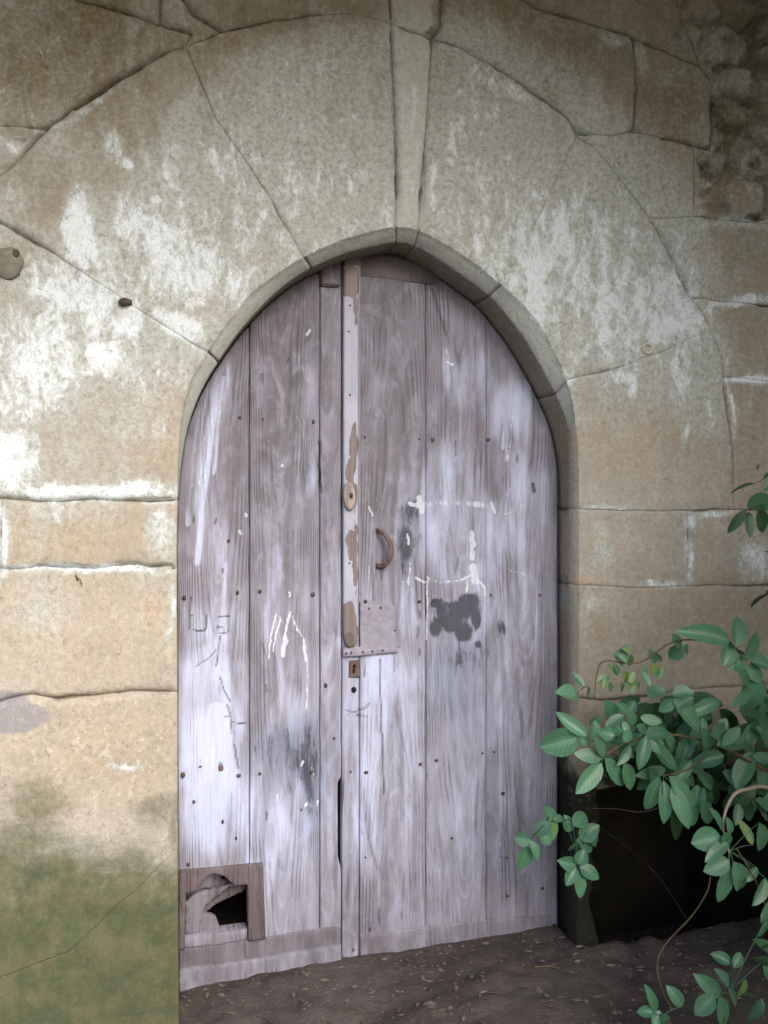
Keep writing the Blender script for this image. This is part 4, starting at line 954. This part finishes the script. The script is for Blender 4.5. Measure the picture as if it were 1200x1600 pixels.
# a few fallen twigs
def twig(pxpts, label, r=.0035):
    pts = []
    for a_, b_, y in pxpts:
        x = X(a_, y); pts.append((x, y, float(ground_z(x, y))+.006))
    o = tube('fallen_twig', pts, [r*.7, r*.6, r*.4], M_STEM, None, 7); o['label'] = label; o['category'] = 'twig'
twig([(835, 0, -.10), (862, 0, -.11), (885, 0, -.16)], 'short brown twig lying on the soil in front of the right door leaf')

# ------------------------------------------------------------------ LEAVES
def clump(name, n, fn, size, mat, parent):
    V, Fc, A = [], [], []
    for k in range(n):
        c = Vector(fn()); s_ = size*random.uniform(.6, 1.2)
        d = Vector((random.gauss(0, 1), random.gauss(0, 1), random.gauss(-.2, .7))).normalized(); sd_ = d.cross(Vector((random.gauss(0, .5), random.gauss(0, .5), 1))).normalized(); n_ = sd_.cross(d)
        q = len(V)
        for u, v, h in [(0, 0, 0), (-.5, .35, .08), (0, .4, 0), (.5, .35, .08), (-.4, .7, .04), (.4, .7, .04), (0, 1, -.12)]:
            V.append(tuple(c+sd_*u*s_*.6+d*v*s_+n_*h*s_)); A.append((u+.5, v, (k*37 % 100)/100, 0))
        Fc += [(q, q+1, q+2), (q, q+2, q+3), (q+1, q+4, q+6, q+2), (q+2, q+6, q+5, q+3)]
    me = mesh_from(V, Fc); put_attr(me, 'leaf', A); return link(name, me, mat, parent)
class Foliage:
    def __init__(s): s.V = []; s.F = []; s.A = []
    def leaf(s, base, tip, width, nrm, bright=0., fold=.16, curl=.12, rnd=None):
        b = Vector(base); t = Vector(tip); d = t-b; L = d.length
        if L < 1e-5: return
        d.normalize(); n = Vector(nrm); n = (n-d*n.dot(d))
        if n.length < .05: n = Vector((0, -1, .3)); n = n-d*n.dot(d)
        n.normalize(); sd__ = d.cross(n).normalized(); NV, NU = 9, 4
        rnd = random.random() if rnd is None else rnd; q = len(s.V)
        cside = random.uniform(-.08, .08)
        for i in range(NV+1):
            v = i/NV; wv = (math.sin(math.pi*v**.88)**.68)*.5*width+.0004
            for j in range(NU+1):
                u = j/NU*2-1
                off = sd__*(u*wv+cside*L*math.sin(v*math.pi)*.5)+n*(abs(u)*wv*fold*2-curl*L*v*v+.012*L*math.sin(v*24)*abs(u))
                p = b+d*(L*v)+off; s.V.append(tuple(p)); s.A.append((u*.5+.5, v, rnd, bright))
        for i in range(NV):
            for j in range(NU):
                k = q+i*(NU+1)+j; s.F.append((k, k+1, k+NU+2, k+NU+1))
    def stem(s, p0, p1, r=.0012, col=0):
        V_, F_ = tube('x', [tuple(p0), tuple((Vector(p0)+Vector(p1))/2+Vector((0, 0, .003))), tuple(p1)], [r, r, r*.7], None, n=5, sub=3, link_=False)
        q = len(s.V); s.V += V_; s.A += [(.9, .05, .3, 0)]*len(V_); s.F += [tuple(a_+q for a_ in f) for f in F_]
    def build(s, name, mat, parent):
        me = mesh_from(s.V, s.F); put_attr(me, 'leaf', s.A); return link(name, me, mat, parent)
def L2d(fo, items, Y, node=None, dv=.03):
    """leaflets traced as base->tip with a width, all at their own depth in front of the wall"""
    for it in items:
        bx, by, tx, ty, wpx = it[:5]; br = it[5] if len(it) > 5 else 0
        yb = Y+random.uniform(-dv, dv)*.5; yt = yb+random.uniform(-dv, dv)*.9
        b = Vector(P(bx, by, yb)); t = Vector(P(tx, ty, yt)); sc = (DIST+Y)/F
        n = Vector((random.uniform(-.35, .25), -1, random.uniform(.15, .9)))
        fo.leaf(b, t, wpx*sc*random.uniform(.85, 1.08), n, br, curl=random.uniform(.02, .3), fold=random.uniform(.05, .3))
        if node: fo.stem(P(node[0], node[1], Y+.01), b, .0010)
def spray(fo, base, direction, length, pairs, ll, bright=0., droop=.25):
    """compound leaf in space"""
    b = Vector(base); d = Vector(direction).normalized(); up = Vector((0, 0, 1)); side = d.cross(up)
    if side.length < .1: side = Vector((1, 0, 0))
    side.normalize(); n = side.cross(d).normalized()
    pts = []
    for i in range(pairs+2):
        t = i/(pairs+1); p = b+d*(length*t)-up*(droop*length*t*t); pts.append(p)
    V_, F_ = tube('x', [tuple(p) for p in pts], [.0014, .0008], None, n=5, sub=2, link_=False)
    q = len(fo.V); fo.V += V_; fo.A += [(.9, .05, .3, 0)]*len(V_); fo.F += [tuple(a_+q for a_ in f) for f in F_]
    for i in range(1, pairs+1):
        for s_ in (-1, 1):
            dd = (d*.45+side*s_*1.0-up*random.uniform(0, .35)+Vector((random.uniform(-.15, .15),)*3)).normalized()
            L_ = ll*random.uniform(.75, 1.1)
            nn = n+Vector((random.uniform(-.4, .4), random.uniform(-.7, .1), random.uniform(-.1, .4)))
            fo.leaf(pts[i], pts[i]+dd*L_, L_*random.uniform(.46, .6), nn, bright)
    fo.leaf(pts[-1], pts[-1]+(d-up*.2).normalized()*ll*1.15, ll*.58, n+Vector((0, -.5, .2)), bright)

shrub = empty('leafy_shrub', 'large green shrub spreading before the right jamb and the dark hollow', 'shrub', (P(1290, 1450, -.35)[0], -.35, .08))
f1 = Foliage()
Y1 = -.34
L2d(f1, [(905, 1150, 843, 1168, 44), (917, 1150, 872, 1112, 22), (905, 1150, 918, 1168, 12)], Y1, (918, 1160))
L2d(f1, [(940, 1192, 900, 1241, 36), (940, 1186, 900, 1177, 24), (944, 1183, 930, 1152, 19), (945, 1184, 981, 1228, 32), (975, 1192, 992, 1236, 30)], Y1-.02, (946, 1180))
L2d(f1, [(1010, 1150, 1001, 1203, 25), (1007, 1152, 1048, 1138, 26), (1016, 1158, 1061, 1202, 34), (975, 1160, 985, 1140, 18), (960, 1150, 935, 1142, 26), (984, 1165, 968, 1196, 20)], Y1-.03, (1004, 1148))
L2d(f1, [(1030, 1214, 1009, 1268, 29), (1037, 1220, 1042, 1289, 25), (1045, 1213, 1096, 1260, 30), (1049, 1226, 1080, 1297, 30)], Y1-.06, (1036, 1212))
L2d(f1, [(1056, 1095, 1030, 1112, 24), (1050, 1092, 1096, 1142, 32), (1050, 1085, 1085, 1082, 28), (1040, 1085, 1012, 1075, 24)], Y1+.02, (1050, 1090))
L2d(f1, [(1098, 1140, 1120, 1194, 28), (1110, 1150, 1150, 1130, 28), (1120, 1165, 1175, 1152, 34), (1150, 1232, 1178, 1173, 40)], Y1, (1098, 1138))
L2d(f1, [(1140, 1002, 1070, 984, 33), (1150, 1010, 1156, 962, 30), (1165, 1032, 1185, 988, 26), (1130, 1040, 1146, 1000, 34), (1160, 1030, 1140, 1045, 22), (1185, 1058, 1166, 1112, 40), (1165, 1040, 1195, 1068, 28), (1170, 1032, 1210, 1040, 30), (1150, 1045, 1175, 1075, 24)], Y1-.04, (1152, 1018))
L2d(f1, [(1065, 1010, 1046, 1030, 26), (1062, 1012, 1052, 990, 20), (1066, 1010, 1080, 1022, 20)], Y1+.06, (1064, 1006))
# upper small bright sprig
for _ in range(26):
    bx = random.uniform(945, 1045); by = random.uniform(1015, 1070); a_ = random.uniform(.2, 2.9); l_ = random.uniform(16, 28)
    L2d(f1, [(bx, by, bx+l_*math.cos(a_)*.8, by+l_*math.sin(a_)*random.choice((1, 1, -1)), l_*.55, random.random()**3*.6)], Y1+.10)
L2d(f1, [(900, 1086, 872, 1080, 30), (912, 1074, 895, 1050, 16), (918, 1073, 917, 1090, 12)], Y1+.08, (908, 1078))
# lower right cluster
L2d(f1, [(1126, 1306, 1080, 1318, 50), (1128, 1297, 1118, 1264, 18), (1140, 1304, 1138, 1278, 17), (1133, 1300, 1134, 1328, 22), (1140, 1344, 1100, 1362, 30), (1138, 1350, 1126, 1415, 33), (1145, 1346, 1168, 1401, 33),
         (1176, 1320, 1157, 1280, 17, .5), (1186, 1285, 1196, 1336, 26), (1183, 1356, 1168, 1378, 18), (1196, 1372, 1180, 1416, 27), (1138, 1318, 1104, 1345, 24)], Y1-.14, (1140, 1330))
# filling mid leaves
for _ in range(74):
    bx = random.uniform(1000, 1215); by = random.uniform(1085, 1262)
    if by > 1205-(bx-1000)*.02 and bx < 1070: continue
    a_ = random.uniform(.1, 3.0); l_ = random.uniform(34, 58)
    L2d(f1, [(bx, by, bx+l_*math.cos(a_), by+l_*math.sin(a_)*.9, l_*.52)], Y1+random.uniform(-.02, .12))
for _ in range(24):
    bx = random.uniform(925, 1010); by = random.uniform(1095, 1165); a_ = random.uniform(.2, 2.9); l_ = random.uniform(30, 44)
    L2d(f1, [(bx, by, bx+l_*math.cos(a_), by+l_*math.sin(a_)*.7, l_*.5)], Y1+random.uniform(.0, .12))
f1.build('foliage', M_LEAF, shrub)
f2 = Foliage()
for _ in range(70):
    bx = random.uniform(1000, 1230); by = random.uniform(1090, 1250)
    if bx < 1080 and by > 1195: continue
    a_ = random.uniform(.1, 3.0); l_ = random.uniform(36, 60)
    L2d(f2, [(bx, by, bx+l_*math.cos(a_), by+l_*math.sin(a_)*.9, l_*.55)], Y1+random.uniform(.12, .24))
L2d(f2, [(1048, 1262, 1066, 1316, 34), (1050, 1250, 1082, 1290, 26), (1078, 1255, 1085, 1270, 20), (1180, 1230, 1150, 1262, 26)], Y1+.05)
# the body of the shrub, reaching out of the frame to the right and towards the viewer
for k in range(330):
    y = random.uniform(-1.15, -.16); x = P(1240, 1000, y)[0]+random.uniform(.0, 1.0)**1.3*1.2+.06; z = random.uniform(.15, 1.45)
    ang = random.uniform(0, 6.283)
    spray(f2, (x, y, z), (math.cos(ang)*.4-.1, math.sin(ang)*.7-.15, random.uniform(-.2, .5)), random.uniform(.10, .18), random.choice((2, 3)), random.uniform(.055, .085))
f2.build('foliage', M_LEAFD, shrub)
root = (P(1290, 1450, -.35)[0], -.35, .05)
tube('stem', [root, P(1290, 1330, -.38), P(1215, 1238, -.42), P(1162, 1234, -.44), P(1140, 1252, -.45), P(1130, 1290, -.46), P(1140, 1335, -.48)], [.006, .005, .0046, .0044, .004, .003, .0018], M_STEMG, shrub, 8)
tube('stem', [root, P(1270, 1250, -.34), P(1190, 1200, -.32), P(1120, 1165, -.32), P(1050, 1148, -.34), P(985, 1158, -.35), P(946, 1180, -.36)], [.007, .005, .004, .0034, .0026, .002, .0014], M_STEM, shrub, 8)
tube('stem', [root, P(1280, 1200, -.36), P(1210, 1100, -.34), P(1160, 1020, -.36), P(1064, 1000, -.30), P(1000, 1035, -.26), P(946, 1033, -.24), P(933, 1052, -.24), P(929, 1092, -.24)], [.007, .005, .004, .003, .0024, .002, .0018, .0018, .0014], M_STEM, shrub, 8)
tube('stem', [root, P(1300, 1100, -.5), P(1330, 900, -.6), P(1340, 700, -.6)], [.012, .010, .008, .005], M_STEM, shrub, 8)
tube('stem', [P(1120, 1165, -.32), P(1080, 1200, -.36), P(1036, 1212, -.40)], [.003, .0022, .0014], M_STEM, shrub, 6)
tube('stem', [P(1205, 1440, -.46), P(1180, 1375, -.48), P(1150, 1325, -.48)], [.0026, .0022, .0016], M_STEM, shrub, 6)
tube('stem', [P(925, 1263, -.1), P(965, 1264, -.14), P(1010, 1268, -.2), P(1080, 1240, -.3)], [.001, .0013, .0014, .0016], M_STEM, shrub, 6)

twigR = empty('hanging_branch', 'dark leafy branch tip hanging in from the right at the height of the arch springing', 'branch', P(1260, 740, -.5))
f3 = Foliage()
L2d(f3, [(1205, 778, 1168, 790, 34), (1166, 797, 1137, 832, 20), (1170, 799, 1173, 840, 18), (1184, 798, 1200, 832, 32), (1212, 742, 1192, 766, 22), (1215, 800, 1225, 840, 30), (1225, 770, 1255, 800, 34)], -.5, (1188, 784))
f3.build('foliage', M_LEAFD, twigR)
tube('stem', [P(1330, 690, -.6), P(1260, 740, -.5), P(1205, 778, -.5), P(1168, 797, -.5)], [.004, .003, .002, .0012], M_STEM, twigR, 7)

spr = empty('low_sprig', 'low drooping green sprig overlapping the lower right edge of the door', 'plant', P(960, 1440, -.12))
f4 = Foliage(); Y4 = -.12
L2d(f4, [(862, 1284, 852, 1258, 22), (860, 1275, 866, 1314, 20, .35), (864, 1282, 880, 1275, 16), (845, 1300, 862, 1320, 26), (862, 1288, 832, 1300, 26), (830, 1312, 804, 1309, 22), (826, 1322, 812, 1361, 25), (828, 1314, 844, 1345, 18)], Y4, (850, 1295))
L2d(f4, [(900, 1350, 874, 1345, 24), (902, 1350, 914, 1328, 24), (900, 1355, 886, 1384, 22), (905, 1354, 939, 1372, 24), (903, 1362, 909, 1404, 27), (890, 1300, 884, 1274, 26), (905, 1310, 935, 1290, 28), (900, 1312, 930, 1325, 26), (900, 1315, 895, 1332, 22), (895, 1290, 915, 1270, 26), (915, 1300, 940, 1320, 22)], Y4-.02, (902, 1340))
f4.build('foliage', M_LEAF, spr)
tube('stem', [P(1075, 1440, -.12), P(1020, 1360, -.13), P(930, 1290, -.13), P(862, 1284, -.12), P(829, 1312, -.12)], [.0016, .0015, .0014, .0012, .001], M_INNER, spr, 6)
tube('stem', [P(930, 1300, -.13), P(912, 1318, -.135), P(902, 1350, -.14)], [.0016, .0014, .001], M_STEM, spr, 6)

low = empty('ground_seedling', 'low leafy seedling growing from the soil in the bottom right corner', 'plant', P(1120, 1640, -.55))
f5 = Foliage(); Y5 = -.55
L2d(f5, [(1020, 1582, 996, 1580, 20), (1024, 1580, 1016, 1545, 19), (1030, 1578, 1022, 1606, 22), (1066, 1572, 1046, 1543, 22), (1035, 1585, 1045, 1610, 18)], Y5, (1030, 1590))
L2d(f5, [(1125, 1556, 1090, 1526, 26), (1142, 1506, 1110, 1490, 20), (1146, 1512, 1158, 1488, 18), (1145, 1546, 1126, 1516, 19), (1116, 1556, 1086, 1586, 32), (1124, 1556, 1134, 1606, 30), (1138, 1546, 1160, 1574, 20), (1165, 1530, 1155, 1560, 12, .6), (1190, 1560, 1175, 1600, 26), (1195, 1500, 1210, 1540, 26), (1200, 1430, 1190, 1470, 18)], Y5-.02, (1140, 1550))
f5.build('foliage', M_LEAF, low)
tube('stem', [P(1120, 1660, -.55), P(1130, 1600, -.57), P(1140, 1550, -.57), P(1150, 1512, -.57)], [.0025, .002, .0016, .001], M_STEM, low, 6)
tube('stem', [P(1120, 1660, -.55), P(1060, 1610, -.55), P(1030, 1585, -.55)], [.002, .0018, .001], M_STEM, low, 6)
vine = tube('dry_vine', [P(1110, 1370, -.2), P(1104, 1395, -.2), P(1080, 1432, -.2), P(1040, 1475, -.25), P(1027, 1508, -.3), P(1036, 1550, -.34), P(1056, 1590, -.38), P(1070, 1640, -.4)], [.002, .0022, .0024, .0024, .0026, .0026, .0026, .003], M_STEM, None, 7)
vine['label'] = 'thin dry brown vine curving down over the soil below the shrub'; vine['category'] = 'vine'

# tree just right of the view and undergrowth below it: both unseen, added to shade the right side and the wall foot
added_tree = empty('added_tree', 'leafy tree unseen, put in right of the view for its shade', 'added_tree', (3.2, -2.3, 0))
def ball_pt(c, r_, sq=1.):
    while True:
        p = Vector((random.uniform(-1, 1), random.uniform(-1, 1), random.uniform(-1, 1)))
        if .3 < p.length < 1 and noise.noise(p*2.3+Vector(c)) > -.18: return (c[0]+p.x*r_, c[1]+p.y*r_, c[2]+p.z*r_*sq)
clump('crown', 3600, lambda: ball_pt((2.8, -2.0, 2.6), 1.5, 1.05), .14, M_LEAFD, added_tree)
tube('trunk', [(3.2, -2.3, -.1), (3.15, -2.25, .8), (3.05, -2.2, 1.8), (3.0, -2.2, 2.9)], [.09, .075, .06, .02], M_STEM, added_tree, 10)
weeds = empty('added_undergrowth', 'unseen low nettles added below the view to shade the foot of the door', 'plants', (.8, -1.5, -.1))
def wp():
    x = random.uniform(-1.6, 3.4); y = random.uniform(-2.1, -1.15)
    return (x, y, -.05+random.random()**.7*(.28+.42*(-y-1.15)/.95))
clump('foliage', 6500, wp, .075, M_LEAFD, weeds)
weeds['kind'] = 'stuff'
